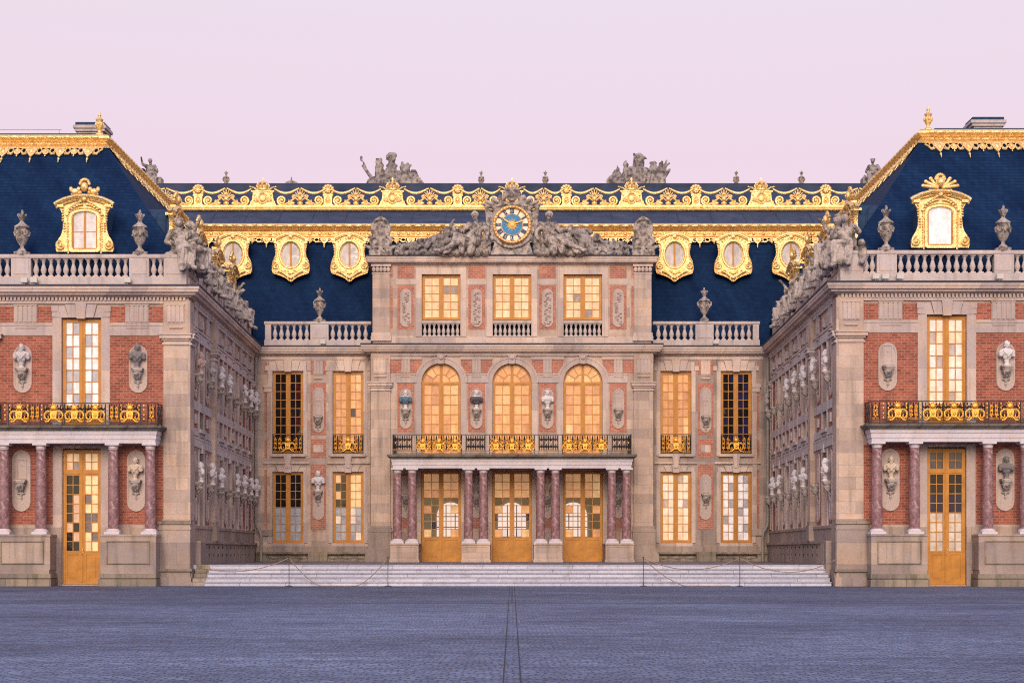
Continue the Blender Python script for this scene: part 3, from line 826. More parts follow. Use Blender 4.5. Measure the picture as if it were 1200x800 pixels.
def round_dormer(parent, x, y, z):
    mb = MB(); O = outline(RD)
    mb.mi = 1; mb.shell(O, oval(.60,.76), 0, .30, 72); mb.mi = 0  # recessed plate in darker gilding, crevice shade put into the colour
    mb.shell([(a*.90, b*.90) for a, b in O], oval(.66,.82), -.05, .02, 72)
    mb.tube([(p[0],-.03,p[1]) for p in oval(.60,.76)], .075, 7, True); mb.tube([(p[0],.03,p[1]) for p in oval(.53,.69)], .05, 6, True)
    top = [(s*w, -.06, q-.045) for s, seq in ((-1, RD[3::-1]), (1, RD[1:4])) for q, w in seq]
    mb.tube(top, .075, 7); mb.tube([(a*.93,b-.02,c-.10) for a,b,c in top], .04, 6)
    for d in (-1,1):
        mb.box(d*.80,d*1.0,-.13,.2,.72,.86); mb.box(d*.78,d*.93,-.10,.2,.6,.722)
        mb.tube(spiral(d*.80,-.64,.21,1.7,R(90),-d,22,-.07), [.055-.03*i/21 for i in range(22)], 6); mb.ell((d*.80,-.08,-.64), (.06,.05,.06), 8, 6)
        mb.tube([(d*.86,-.03,.55),(d*.78,-.06,.2),(d*.82,-.06,-.1),(d*.96,-.05,-.42)], .05, 6)
        for k in range(7): mb.ell((d*(.86-.02*k if k<4 else .80+.02*(k-4)), -.03, .5-.13*k), (.06,.05,.055), 6, 5)
        mb.tube(spiral(d*.84,-1.0,.12,1.3,R(90),d,14,-.05), .03, 5)
        mb.tube([(d*.7,-.05,-.93),(d*.45,-.07,-1.03),(d*.2,-.07,-1.22)], .05, 6)
        for k in range(5): mb.ell((d*(.18+.15*k), -.05, 1.0-.02*k*k+rng.uniform(-.02,.02)-.12), (.06,.045,.045), 6, 5)
        for k in range(5): mb.ell((d*rng.uniform(.12,.5), -.05, rng.uniform(-1.05,-.9)), (.06,.045,.045), 6, 5)
    mb.ell((0,-.07,.98), (.13,.08,.15), 9, 7); mb.ell((0,-.08,-1.28), (.13,.09,.12), 9, 7); mb.ell((0,-.06,-1.46), (.06,.06,.09), 7, 5); mb.ell((0,-.07,-1.05), (.16,.06,.08), 9, 6)
    o = mb.build('dormer', [M['gold'],M['darkgold']], parent, (x,y,z), smooth=45)
    g = MB(); g.box(-.05,.05,.03,.1,-.72,.72); g.build('glazing_bar', M['ochre'], o)
    quads = [[(p[0], p[1]) for p in oval(.58,.74) if p[0] >= -.01], [(p[0], p[1]) for p in oval(.58,.74) if p[0] <= .01]]
    panes_obj(quads, o, [(.50,.46,.45,.2),(.56,.51,.49,.2)])
    b = MB(); b.prism([(a*.84, c*.93-.03) for a, c in outline(RD[:12])], .28, 1.9); b.build('dormer_body', M['leadblue'], o, smooth=0)
    return o

WD = [(2.37,0),(2.35,.407),(2.235,.86),(2.1,1.177),(2.01,1.312),(1.92,1.158),(1.65,1.01),(1.375,.95),(.92,.977),(.65,1.07),(.47,1.22),(.2,1.294),(0,1.267),(0,.6)]
def wing_dormer(parent, x, y, z, rz=0.0, kind='white', crest=0):
    mb = MB(); O = outline(WD)
    hole = [(.56,.1),(.56,1.42)] + [(.56*math.cos(R(a)), 1.42+.27*math.sin(R(a))) for a in range(15,180,15)] + [(-.56,1.42),(-.56,.1)]
    c = (0, 1.0)
    mb.shell(O, hole, 0, .16, 84, c)
    big = [(a*1.22, (b-1.0)*1.14+1.0) for a, b in hole]; mb.shell(big, [(a*1.05, (b-1.0)*1.03+1.0) for a, b in hole], -.06, .01, 60, c)
    mb.tube([(a*1.30, -.02, (b-1.0)*1.2+1.0) for a, b in hole], .035, 6)
    top = [(s*w, -.12, q-.04) for s, seq in ((-1, WD[4::-1]), (1, WD[1:5])) for q, w in seq]
    mb.tube(top, .09, 8); mb.tube([(a*.95,-.06,b-.14) for a,_,b in top], .05, 6)
    for d in (-1,1):
        mb.box(d*.92,d*1.2,-.15,.28,1.86,1.965)
        mb.tube(spiral(d*1.06,.25,.2,1.6,R(90),-d,20,-.06), [.06-.03*i/19 for i in range(20)], 6); mb.ell((d*1.06,-.07,.25), (.07,.05,.07), 8, 6)
        for k in range(9): mb.ell((d*(.97 if k<5 else .90), -.03, 1.75-.11*k), (.06,.05,.045), 6, 5)
        for k in range(12): mb.ell((d*.77, -.035, .2+.11*k), (.035,.03,.035), 6, 4)
        for k in range(7): mb.ell((d*(.12+.11*k), -.06, 1.98-.012*k*k), (.075,.05,.06), 6, 5)
        mb.tube([(d*.1,-.06,2.14),(d*.4,-.07,1.98),(d*.7,-.06,1.78)], .05, 6)
        # crowning cluster
        if crest == 0:
            mb.ell((d*.42,-.02,2.52), (.2,.14,.15)); mb.ell((d*.60,-.02,2.62), (.09,.09,.12)); mb.cap((d*.2,0,2.5),(d*.56,0,2.42),.09,.06); mb.ell((d*.25,-.05,2.62), (.1,.1,.11))
        else:
            for k in range(5):
                a = R(10+26*k); mb.cap((d*.12,0,2.5),(d*(.12+.62*math.cos(a)),0,2.5+.40*math.sin(a)),.07,.075); mb.ell((d*(.12+.64*math.cos(a)),-.02,2.5+.42*math.sin(a)), (.09,.07,.08), 7, 5)
    mb.ell((0,-.06,2.72), (.17,.15,.21), 10, 8); mb.ell((0,-.18,2.69), (.05,.06,.05), 6, 5)
    for k in range(9): a = R(20*k+10); mb.ell((.2*math.cos(a), 0, 2.82+.22*math.sin(a)), (.075,.08,.075), 7, 5)
    mb.box(-.5,.5,-.05,.2,2.33,2.42); mb.ell((0,-.1,2.2), (.14,.09,.12), 8, 6)
    o = mb.build('dormer', M['gold'], parent, (x,y,z), rz, smooth=45)
    # sash
    g = MB()
    for d in (-1,1):
        g.box(d*.49,d*.57,.05,.14,.1,1.5)
    g.box(-.57,.57,.052,.138,.08,.16)
    if kind != 'open':
        g.box(-.05,.05,.04,.15,.16,1.68)
        g.box(-.49,.49,.06,.12,.82,.86)
    g.build('sash', M['ochre'], o, smooth=0)
    arcp = [(.55*math.cos(R(a)), 1.42+.27*math.sin(R(a))) for a in range(0,181,15)]
    L = [(-.55,.1),(0,.1),(0,1.69)] + [p for p in arcp if p[0] < -.01]; Q = [(0,.1),(.55,.1)] + [p for p in arcp if p[0] > .01] + [(0,1.69)]
    panes_obj([L,Q], o, [(.62,.58,.58,.32),(.66,.61,.6,.35)] if kind != 'open' else [(.74,.72,.74,.45),(.76,.73,.74,.45)])
    b = MB()
    prof = [(.93,-.3),(.93,1.75)] + [(.93*math.cos(R(a)), 1.75+.52*math.sin(R(a))) for a in range(15,180,15)] + [(-.93,1.75),(-.93,-.3)]
    b.prism(prof, .155, 3.4); b.build('dormer_body', M['leadblue'], o, smooth=30); o.scale = (.95,1,1)
    return o

def crown(mb, x, y, z, s=1.0):
    mb.lathe([(.25*s,0),(.30*s,.02*s),(.30*s,.12*s),(.27*s,.14*s)], (x,y,z), 14)
    for k in range(8):
        a = 2*PI*k/8; c, q = math.cos(a), math.sin(a)
        mb.tube([(x+c*.28*s,y+q*.28*s,z+.12*s),(x+c*.36*s,y+q*.36*s,z+.28*s),(x+c*.26*s,y+q*.26*s,z+.44*s),(x+c*.05*s,y+q*.05*s,z+.44*s)], [.05*s,.055*s,.05*s,.04*s], 6)
        mb.ell((x+c*.31*s,y+q*.31*s,z+.2*s), .06*s, 6, 5)
    mb.ell((x,y,z+.22*s), (.24*s,.24*s,.2*s), 10, 7); mb.ell((x,y,z+.5*s), .085*s, 8, 6)
    mb.box(x-.022*s,x+.022*s,y-.02*s,y+.02*s,z+.55*s,z+.76*s); mb.box(x-.075*s,x+.075*s,y-.018*s,y+.018*s,z+.63*s,z+.68*s)

def leaf(mb, p, d, L, w, y=0, n=3):
    for k in range(-n, n+1):
        a = math.atan2(d[1], d[0]) + k*.33; q = L*(1-.10*abs(k))
        e = (p[0]+q*math.cos(a), y-.02, p[1]+q*math.sin(a)); mb.cap((p[0],y,p[1]), e, w*.5, w, 6)

def crest_scroll(mb, x0, x1, z):
    m = (x0+x1)/2; r = .27
    for d, xe in ((1,x0),(-1,x1)):
        c = xe+d*(r+.02)
        mb.tube(spiral(c, z+.32, r, 1.9, R(-90), -d, 26), [.085-.045*i/25 for i in range(26)], 7, flat=1.2); mb.ell((c,-.03,z+.32), (.07,.06,.07), 8, 6)
        mb.tube([(c,0,z+.05),(c+d*.35,0,z+.16),(m-d*.28,0,z+.46),(m-d*.08,0,z+.30)], [.07,.06,.055,.05], 6)
        leaf(mb, (c+d*.34,z+.10), (d*.6,.4), .30, .042, 0, 2); leaf(mb, (m-d*.26,z+.5), (-d*.8,.3), .22, .036, 0, 2)
        mb.ell((m-d*.42,-.02,z+.16), (.12,.07,.09), 7, 5)
        # festoon
        xs = xe - d*.12
        P = []
        for i in range(15):
            t = i/14; P.append((xs+(m-d*.05-xs)*t, -.05, z+.98+.0*t - .30*math.sin(PI*t)*(1-.25*t) + .04*t))
        mb.tube(P, [.045+.035*math.sin(PI*i/14) for i in range(15)], 7)
        for p in P[1:-1:1]: mb.ell((p[0], -.08, p[2]), (.06,.05,.06), 6, 5)
    leaf(mb, (m,z+.42), (0,1), .52, .042, 0, 3); mb.ell((m,-.05,z+.42), (.13,.09,.15), 8, 6); mb.ell((m,-.03,z+.16), (.13,.08,.13), 8, 6); mb.ell((m,-.05,z+.70), (.08,.07,.1), 7, 5)
    leaf(mb, (m,z+.30), (0,-1), .24, .05, 0, 2)

def crest_plaque():
    mb = MB()
    mb.prism([(-.80,0),(.80,0),(.74,.12),(.62,.34),(.56,.72),(.62,.80),(-.62,.80),(-.56,.72),(-.62,.34),(-.74,.12)], -.14, .14)
    mb.box(-.66,.66,-.2,.2,.79,.87)
    mb.tube([(p[0],-.15,p[1]) for p in oval(.26,.30,20,.42)], .05, 6, True); mb.ell((0,-.15,.42), (.2,.08,.23), 10, 7)
    for d in (-1,1):
        leaf(mb, (d*.28,.22), (d*.6,.9), .28, .05, -.15, 2); mb.tube(spiral(d*.60,.16,.12,1.4,R(90),-d,14,-.15), .03, 5)
        mb.ell((d*.47,-.16,.62), (.07,.05,.07), 6, 5); mb.tube([(d*.30,-.05,.88),(d*.52,-.05,1.05),(d*.72,-.05,1.1)], [.07,.05,.03], 6); mb.ell((d*.74,-.05,1.11), .05, 6, 5)
    crown(mb, 0, 0, .88, 1.02)
    return mb
def crest_rosette():
    mb = MB()
    mb.box(-.24,.24,-.14,.14,0,.62); mb.box(-.30,.30,-.18,.18,0,.08); mb.box(-.29,.29,-.17,.17,.56,.66)
    mb.tube([(p[0],-.15,p[1]) for p in oval(.13,.18,16,.32)], .03, 6, True); mb.ell((0,-.15,.32), (.09,.05,.12), 8, 6)
    cz = .90; mb.ell((0,-.06,cz), (.17,.16,.17), 10, 8)
    for k in range(12):
        a = 2*PI*k/12; mb.ell((.27*math.cos(a),0,cz+.27*math.sin(a)), (.11,.12,.11), 7, 5)
    for k in range(7):
        a = 2*PI*k/7; mb.ell((.13*math.cos(a),-.16,cz+.13*math.sin(a)), (.06,.06,.06), 6, 5)
    return mb

def lambrequin(mb, x0, x1, mod=1.24):
    """pierced valance hanging from z=0, built in the collector's own frame"""
    n = max(1, round((x1-x0)/mod)); w = (x1-x0)/n
    mb.box(x0, x1, -.05, .0, -.05, .02)
    for k in range(n):
        c = x0+w*(k+.5)
        mb.prism([(c-.20,-.04),(c-.24,-.16),(c-.15,-.30),(c-.05,-.40),(c,-.46),(c+.05,-.40),(c+.15,-.30),(c+.24,-.16),(c+.20,-.04)], -.08, -.01)
        mb.ell((c,-.08,-.18), (.10,.05,.10), 8, 6); mb.ell((c,-.05,-.51), .055, 6, 5); mb.cap((c,-.05,-.55),(c,-.05,-.66),.035,.012,5)
        for d in (-1,1):
            mb.tube(arc(c+d*w*.27,-.16,w*.085,.11,0,350,12,-.04), .032, 5)
            mb.tube([(c+d*.2,-.04,-.28),(c+d*w*.30,-.04,-.31),(c+d*w*.40,-.04,-.16),(c+d*w*.49,-.04,-.10)], .035, 5)
        e = c+w*.5
        if k < n-1:
            leaf(mb, (e,-.1), (0,-1), .22, .04, -.04, 2); mb.ell((e,-.05,-.14), (.07,.05,.08), 6, 5); mb.ell((e,-.05,-.38), .035, 6, 5)

def slope_frame(o, xdir, inn, up):
    m = Matrix.Identity(4)
    for i in range(3): m[i][0] = xdir[i]; m[i][1] = inn[i]; m[i][2] = up[i]; m[i][3] = o[i]
    return m

def balustrade(name, label, loc, rz, parts_, z0, z1, group, x0, x1, y=0.0, thick=.30, base=.42, mat='balust', step=.32, bsc=1.18):
    """parts_: list of ('p',a,b) pedestal or ('b',a,b) open bay"""
    t = thing(name, label, 'balustrade', loc, rz, group)
    mb = MB(); h = thick/2
    mb.box(x0, x1, y-h-.03, y+h+.03, z0, z0+base)
    mb.box(x0, x1, y-h-.05, y+h+.05, z1-.13, z1); mb.box(x0, x1, y-h-.02, y+h+.02, z1-.17, z1-.131)
    mb.build('rail', M['balust'], t, smooth=0)
    for p in parts_:
        if p[0] == 'p':
            q = MB(); q.box(p[1], p[2], y-h-.035, y+h+.035, z0+base+.001, z1-.172)
            a, b = p[1]+.1, p[2]-.1; zz0, zz1 = z0+base+.1, z1-.26
            if b-a > .25:
                q.box(a, b, y-h-.06, y-h-.02, zz0, zz1)
            q.build('pedestal', M[mat], t, smooth=0)
        else:
            n = max(1, round((p[2]-p[1])/step)); s = (p[2]-p[1])/n
            for k in range(n): baluster(t, p[1]+s*(k+.5), y, z0+base, z1-.172-z0-base, sc=bsc)
    return t

def floodlight(loc, label, rz=0.0):
    mb = MB(); mb.box(-.14,.14,-.10,.06,.09,.30); mb.box(-.12,.12,-.115,-.099,.11,.28); mb.box(-.02,.02,-.02,.02,0,.1); mb.box(-.1,.1,-.06,.06,0,.02)
    o = mb.build('floodlight', M['lamphousing'], None, loc, rz, smooth=0)
    return tag(o, label, 'floodlight', 'floodlights on the cornice ledges')

# ------------------------------------------------------------------ shared mouldings (outward, z)
def cornice_prof(z0=12.05, z1=12.46, p=.5):
    h = z1-z0
    return [(-.25,z0),(.10,z0),(.14,z0+h*.14),(.30,z0+h*.18),(.34,z0+h*.40),(p-.06,z0+h*.44),(p-.04,z0+h*.66),(p-.01,z0+h*.74),(p,z0+h),(-.25,z0+h)]
def flash_prof(z, p=.5): return [(-.25,z+.002),(p+.025,z+.002),(p+.025,z+.075),(.1,z+.12),(-.25,z+.12)]
def fluted(mb, x0, x1, z0, z1, n=5, p=.07, U=None):
    mb.box(x0, x1, -p*.55, .02, z0, z1); w = (x1-x0)/n
    for k in range(n):
        a = x0+w*k
        mb.box(a+w*.14, a+w*.86, -p, -p*.5, z0+.05, z1-.06)
    mb.box(x0-.015, x1+.015, -p-.015, .02, z1-.055, z1)
def dentils(mb, x0, x1, z0, z1, p=.13, step=.155):
    n = max(1, int((x1-x0)/step)); s = (x1-x0)/n
    for k in range(n):
        a = x0+s*k; mb.box(a+s*.2, a+s*.8, -p, -.01, z0, z1)
def voussoirs(mb, hw, z0, z1, p=.10):
    """splayed flat-arch blocks over an opening"""
    mb.prism([(-.17,z0-.05),(.17,z0-.05),(.23,z1),(-.23,z1)], -p-.04, .02)
    for d in (-1,1):
        mb.prism([(d*.185,z0),(d*.52,z0),(d*.66,z1-.05),(d*.245,z1-.05)], -p, .02)
        mb.prism([(d*.535,z0),(d*(hw+.30),z0),(d*(hw+.30),z1-.12),(d*.675,z1-.12)], -p*.6, .02)

NUM = ['first','second','third','fourth','fifth','sixth','seventh','eighth','ninth']
def wing(sx):
    left = sx < 0; q = 1 if left else -1; side = 'left' if left else 'right'
    Y0 = 0.0 if left else -1.0; D = 22.0-Y0; WX = 18.02 if left else 17.95
    root = thing('wing_building', f'brick and stone {side} palace wing with slate mansard roof and gilded crest', 'building', (sx*WX, Y0, 0), 0, 'palace wings')
    cx = 4.5*q; bx = (4.0 if left else 3.95)*q
    path = [(-14*1.0,0),(4.5,0),(bx,D-.02)] if left else [(bx,D-.02),(-4.5,0),(14,0)]
    def b(m, a, c, y0, y1, z0, z1): m.box(q*a, q*c, y0, y1, z0, z1)     # court side positive
    # ---- front wall: 0 stone 1 brick 2 trim 3 base
    w = MB()
    for op in ([(-.82,.82,6.62,11.2),(-.80,.80,.06,5.75)],):
        w.mi = 0; w.wall(*sorted((q*-14.0, q*4.5)), 0, 12.1, op, 0, .40)
    w.box(*sorted((q*-14.0, q*3.9)), .42, .9, 0, 12.1)
    w.mi = 1
    for d in (-1, 1):
        for a, c, z0, z1 in ((1.2,1.84,11.02,11.69),(2.82,3.44,11.02,11.69),(1.2,3.44,6.75,10.44),(1.2,3.44,2.55,5.86)):
            w.box(d*a, d*c, -.012, .05, z0, z1)
    w.box(*sorted((q*-14.0, q*-4.6)), -.012, .05, 2.6, 10.4)
    w.mi = 2
    for d in (-1, 1):
        w.box(d*1.2, d*3.44, -.05, .02, 10.46, 10.93)                   # architrave band
        w.box(d*1.2, d*3.44, -.075, .02, 10.87, 10.95)
        fluted(w, *sorted((d*1.84, d*2.82)), 10.97, 11.76, 5)
        w.box(d*1.88, d*2.78, -.085, .0, 10.76, 10.815)
        w.box(d*.83, d*1.2, -.05, .02, 6.62, 11.20)                       # jambs
        w.box(d*.90, d*1.22, -.075, .02, 11.23, 11.44); w.box(d*.95, d*1.24, -.085, .02, 11.46, 11.70)
        w.box(d*.82, d*1.18, -.03, .02, .0, 5.86)
    voussoirs(w, .82, 11.205, 11.80)
    w.box(*sorted((q*-4.5, q*3.44)), -.09, .02, 11.78, 11.9)
    dentils(w, -4.4, 4.4, 11.9, 12.05)
    w.mi = 0
    # corner pilasters on pedestal blocks
    for e in (1, -1):
        w.mi = 0
        b(w, e*3.45, e*4.47, -.10, .02, 2.78, 10.06)
        b(w, e*3.45, e*4.47, -.10, .02, 10.50, 11.9)
        w.mi = 2
        for a, z0, z1 in ((.05,10.06,10.14),(.0,10.14,10.24),(.07,10.24,10.32),(.15,10.32,10.47),(.19,10.47,10.53)):
            b(w, e*(3.45-a), e*(4.47+a), -.10-a, .02, z0, z1)
        ws = MB()
        fl = sorted((q*e*3.62, q*e*4.32)); w.M = Matrix.Translation((0,-.10,0)); fluted(w, *fl, 10.97, 11.76, 4); w.M = None
        b(w, e*3.7, e*4.25, -.175, -.09, 10.76, 10.815)
        w.mi = 3
        b(w, e*3.40, e*4.53, -.15, .02, 2.70, 2.78); w.mi = 4; b(w, e*3.22, e*4.63, -.27, .02, 2.57, 2.71); w.mi = 3
        b(w, e*3.27, e*4.585, -.22, .03, .70, 2.55); b(w, e*3.24, e*4.61, -.25, .03, 2.34, 2.42)
        b(w, e*3.26, e*4.60, -.27, .03, .36, .62); b(w, e*3.18, e*4.66, -.36, .03, 0, .37)
        w.mi = 4; b(w, e*3.16, e*4.68, -.38, .03, .61, .71); w.mi = 3
    w.mi = 3                                                             # wall base
    for d in (-1,1): w.box(d*.82, d*3.3, -.06, .02, 0, 2.45)
    w.box(*sorted((q*-14.0, q*-4.62)), -.06, .02, 0, 2.45)
    w.build('wall', [M['stone'],M['brick'],M['trim'],M['base'],M['moss']], root, smooth=0)
    # ---- court side wall, u runs from the front corner to the back
    ang = math.atan2(.5 if left else .55, D)
    L = math.hypot(D, .5)
    def u(m, a, c, y0, y1, z0, z1): m.box(q*a, q*c, y0, y1, z0, z1)
    k = L/22.0
    wc = [x*k for x in (3.25, 9.35, 12.2, 15.0, 17.8, 20.3)]
    nc = [x*k for x in (1.55, 4.95, 7.95, 10.8, 13.6, 16.4, 19.1, 21.35)]
    s = MB()
    ops = []
    for c in wc:
        for z0, z1 in ((6.62,11.1),(1.95,5.72)): a, e = sorted((q*(c-.62), q*(c+.62))); ops.append((a,e,z0,z1))
    s.wall(*sorted((0.0, q*L)), 1.9, 12.1, ops, 0, .55)
    s.mi = 1
    for c in nc:
        for z0, z1 in ((7.90,10.44),(6.72,7.45),(2.62,5.80),(11.02,11.69)):
            u(s, max(1.0,c-.72), min(L-.25,c+.72), -.012, .05, z0, z1)
    s.mi = 2
    for z0, z1, p in ((5.90,6.30,.08),(6.24,6.33,.09),(7.48,7.86,.05),(6.40,6.70,.05),(10.46,10.93,.06),(10.87,10.95,.10),(11.78,11.9,.11)):
        u(s, .95, L-.02, -p, .02, z0, z1)
    dd = sorted((q*.9, q*(L-.05))); dentils(s, *dd, 11.9, 12.05, .14)
    for c in nc:
        fluted(s, *sorted((q*(c-.34), q*(c+.34))), 10.97, 11.76, 4, .09); u(s, c-.3, c+.3, -.12, 0, 10.74, 10.82)
        u(s, c-.16, c+.16, -.09, 0, 6.9, 7.3)
    for c in wc:
        for d in (-1,1):
            u(s, c+d*.63, c+d*.86, -.06, .02, 6.34, 10.45); u(s, c+d*.63, c+d*.86, -.06, .02, 1.9, 5.89)
        for z1 in (11.1, 5.72): u(s, c-.2, c+.2, -.13, .02, z1-.02, z1+.34)
        u(s, c-.85, c+.85, -.14, .02, 6.56, 6.72)
    # pilaster at the first break, corner return
    p0, p1 = 6.15*k, 6.85*k
    s.mi = 0
    u(s, p0, p1, -.22, .02, 2.78, 10.06); u(s, p0, p1, -.2, .02, 10.53, 11.9)
    u(s, -.095, .95, -.07, .03, 2.78, 10.06); u(s, -.095, .95, -.07, .03, 10.53, 11.9)
    u(s, L-.62, L-.0, -.10, .02, 2.6, 11.9)
    s.mi = 2
    for a, z0, z1 in ((.05,10.06,10.14),(.0,10.14,10.24),(.07,10.24,10.32),(.15,10.32,10.47),(.19,10.47,10.53)):
        u(s, p0-a, p1+a, -.22-a, .02, z0, z1); u(s, -.09, .95+a, -.075-a, .02, z0+.001, z1-.001); u(s, L-.62-a, L, -.11-a*.7, .02, z0+.001, z1+.001)
    s.mi = 3
    u(s, p0-.08, p1+.08, -.30, .02, 1.9, 2.6); u(s, p0-.03, p1+.03, -.26, .02, 2.6, 2.78)
    u(s, -.12, 1.05, -.10, .03, .70, 2.55); u(s, -.105, 1.0, -.09, .03, 2.55, 2.78); u(s, -.14, 1.15, -.16, .03, 0, .69)
    u(s, 1.05, L-.01, -.07, .02, 1.90, 2.42); u(s, 1.05, L-.01, -.11, .02, 2.42, 2.54)
    u(s, 1.1, 2.6, -.32, .03, .0, 1.89)
    sw = s.build('side_wall', [M['stone'],M['brick'],M['balust'],M['base']], root, (4.5*q,0,0), (PI/2+ang) if left else -(PI/2+ang), smooth=0)  # bands take grey-pink stone, lavender skylight put into their colour
    # basement course with vents
    v = MB(); vo = []
    for i in range(13):
        c = 3.4+i*1.42
        for z in (1.20, 1.56):
            if c < L-.4: a, e = sorted((q*(c-.2), q*(c+.2))); vo.append((a,e,z,z+.12))
    v.wall(*sorted((q*2.6, q*(L-.01))), .5, 1.88, vo, -.16, .3)
    u(v, 2.6, L-.01, -.24, -.02, 1.78, 1.9)
    v.mi = 1; u(v, 2.6, L-.01, -.13, .1, .95, 1.77)  # dark fill just behind the face paints the inner shade of the vents
    v.build('basement', [M['base'], M['void']], sw, smooth=0)
    for c in wc:
        for z0, h, n in ((6.75,4.3,7),(1.95,3.75,8)):
            make_window(sw, q*c, .40, z0, 1.2, h, n, rng.choice(['peach','cream','dark','halfmix']))
    # niches, brackets and busts of the side wall
    pr = side
    upl = ['pinkmarble','greymarble','marble','marble',None,'marble','marble','marble'] if left else ['marble','marble','marble','marble','marble',None,None,'greymarble']
    lol = ['marble','marble','marble',None,'marble','marble','marble','marble'] if left else ['marble',None,'marble','marble',None,'marble','marble',None]
    mw = Matrix.Translation(root.location) @ Matrix.Translation(sw.location) @ Matrix.Rotation(sw.rotation_euler.z, 4, 'Z')
    cn = {'pinkmarble':'pinkish','greymarble':'grey','marble':'white'}
    for row, lst, zb, zt, zc in (('upper',upl,7.98,10.36,9.02),('lower',lol,2.7,5.76,4.40)):
        for i, (c, m) in enumerate(zip(nc, lst)):
            niche(sw, q*c, zb, zt, .36, zc, empty=m is None, y=-.004, cs=.86)
            if m:
                p = mw @ Vector((q*c, -.30, zc))
                vv = rng.randrange(3)
                p = mw @ Vector((q*c, -.27, zc)); bust(p, sw.rotation_euler.z + rng.uniform(-.45,.45), f'{cn[m]} bust, {NUM[i]} bracket from the front, {row} row of the {pr} court wall', vv, rng.uniform(.84,.98), m)
    # drainpipe in the inner corner
    dp = MB(); ue = L-.40
    dp.tube([(q*ue,-.20,11.9),(q*ue,-.20,3.05),(q*ue,-.22,2.85),(q*(ue-.05),-.46,2.45),(q*(ue-.05),-.48,2.2),(q*(ue-.05),-.48,.9)], .075, 10)
    for z in (4,6,8,10): dp.lathe([(.095,0),(.095,.08)], (q*ue,-.20,z), 10)
    dp.build('drainpipe', M['grey'], sw, smooth=40)
    # ---- cornice and parapet, carried round the corner
    c = MB(); c.sweep(path, cornice_prof()); c.build('cornice', M['trim'], root, smooth=0)
    c = MB(); c.sweep(path, flash_prof(12.46)); c.build('flashing', M['flash'], root, smooth=0)
    # solid parapet along the court
    par = MB()
    pth = [(3.55 if left else 0,0)]
    P0 = (4.5*q, .35); P1 = (bx, D-.02)
    pp = [P0, P1] if left else [P1, P0]
    par.sweep(pp, [(-.62,12.5),(-.04,12.5),(-.04,12.93),(-.10,12.95),(-.10,13.68),(-.05,13.70),(-.05,13.85),(-.60,13.85)])
    nseg = 9
    for i in range(nseg):
        t0, t1 = (i+.12)/nseg, (i+.88)/nseg
        a = (P0[0]+(P1[0]-P0[0])*t0, P0[1]+(P1[1]-P0[1])*t0); e = (P0[0]+(P1[0]-P0[0])*t1, P0[1]+(P1[1]-P0[1])*t1)
        par.sweep([a,e] if left else [e,a], [(-.2,13.05),(-.06,13.05),(-.06,13.6),(-.2,13.6)])
    par.build('parapet', M['trim'], root, smooth=0)
    # ---- roof
    zb, zt = 14.0, 19.40; ty = 5.1; ex = 3.8*q; tx = -.33*q; far = -14.0*q; bk = D+2.5
    f = (19.93-14.0)/4.1
    rf = MB()
    B = [(far,1.0),(ex,1.0),(ex,bk),(far,bk)]; T = [(far,ty),(tx,ty),(tx,bk),(far,bk)]
    rf.add([(x,y,12.5) for x,y in B]+[(x,y,14.0) for x,y in B]+[(x,y,19.93) for x,y in T],
           [(0,1,5,4),(1,2,6,5),(2,3,7,6),(3,0,4,7),(4,5,9,8),(5,6,10,9),(6,7,11,10),(7,4,8,11),(8,9,10,11)])
    roof = rf.build('roof', M['slate'], root, smooth=0)
    tp = MB(); tp.box(far, tx-.5*q, ty+.5, bk, 19.94, 20.22); tp.build('roof_deck', M['lead'], roof, smooth=0)
    hr = MB()
    hx = [(far,ty),(tx,ty),(tx,bk)] if left else [(tx,bk),(tx,ty),(far,ty)]
    hr.sweep(hx, [(-.2,19.66),(.28,19.66),(.38,19.72),(.44,19.80),(.43,19.88),(.34,19.97),(.1,20.03),(-.2,20.03)])
    hr.sweep(hx, [(-.2,19.34),(.47,19.34),(.50,19.40),(.43,19.43),(.27,19.655),(-.2,19.655)])
    n = 34
    for i in range(n):                                                   # leaf knuckles on the roll and rosettes under it
        xx = far+(tx-far)*(i+.5)/n; hr.ell((xx, ty-.42, 19.84), (.22,.07,.085), 8, 5); hr.mi = 1; hr.ell((xx, ty-.36, 19.54), (.11,.06,.08), 8, 5); hr.ell((xx+.35, ty-.36, 19.54), (.2,.04,.04), 8, 5); hr.mi = 0
        yy = ty+(bk-ty)*(i+.5)/n; hr.ell((tx+q*.42, yy, 19.84), (.07,.25,.085), 8, 5); hr.ell((tx+q*.36, yy, 19.54), (.06,.11,.08), 8, 5)
    hr.build('roof_crest', [M['gold'],M['darkgold']], roof, smooth=40)
    N = math.hypot(4.1,5.93); sA, cA = 4.1/N, 5.93/N
    lm = MB()
    lm.M = slope_frame((0, ty-.05-4.1/5.93*.56, 19.93-.56), (1,0,0), (0,cA,-sA), (0,sA*1.5,cA*1.5)); a, e = sorted((far, tx+q*.2)); lambrequin(lm, a, e)
    lm.M = slope_frame((tx+q*(.05+4.1/5.93*.56), 0, 19.93-.56), (0,q,0), (-q*cA,0,-sA), (-q*sA*1.5,0,cA*1.5)); a, e = sorted((q*(ty-.2), q*bk)); lambrequin(lm, a, e)
    lm.M = None
    lm.build('valance', M['gold'], roof, smooth=40)
    # ridge finial
    fi = MB(); fi.lathe([(.32,0),(.3,.12),(.16,.2),(.13,.34),(.2,.40),(.3,.56),(.33,.74),(.2,.8),(.26,.86),(.3,.94),(.16,1.0),(.1,1.1),(.14,1.18),(.1,1.27),(.02,1.42)], n=14)
    for i in range(8): aa = 2*PI*i/8; fi.ell((.3*math.cos(aa),.3*math.sin(aa),.66), (.08,.08,.12), 6, 5)
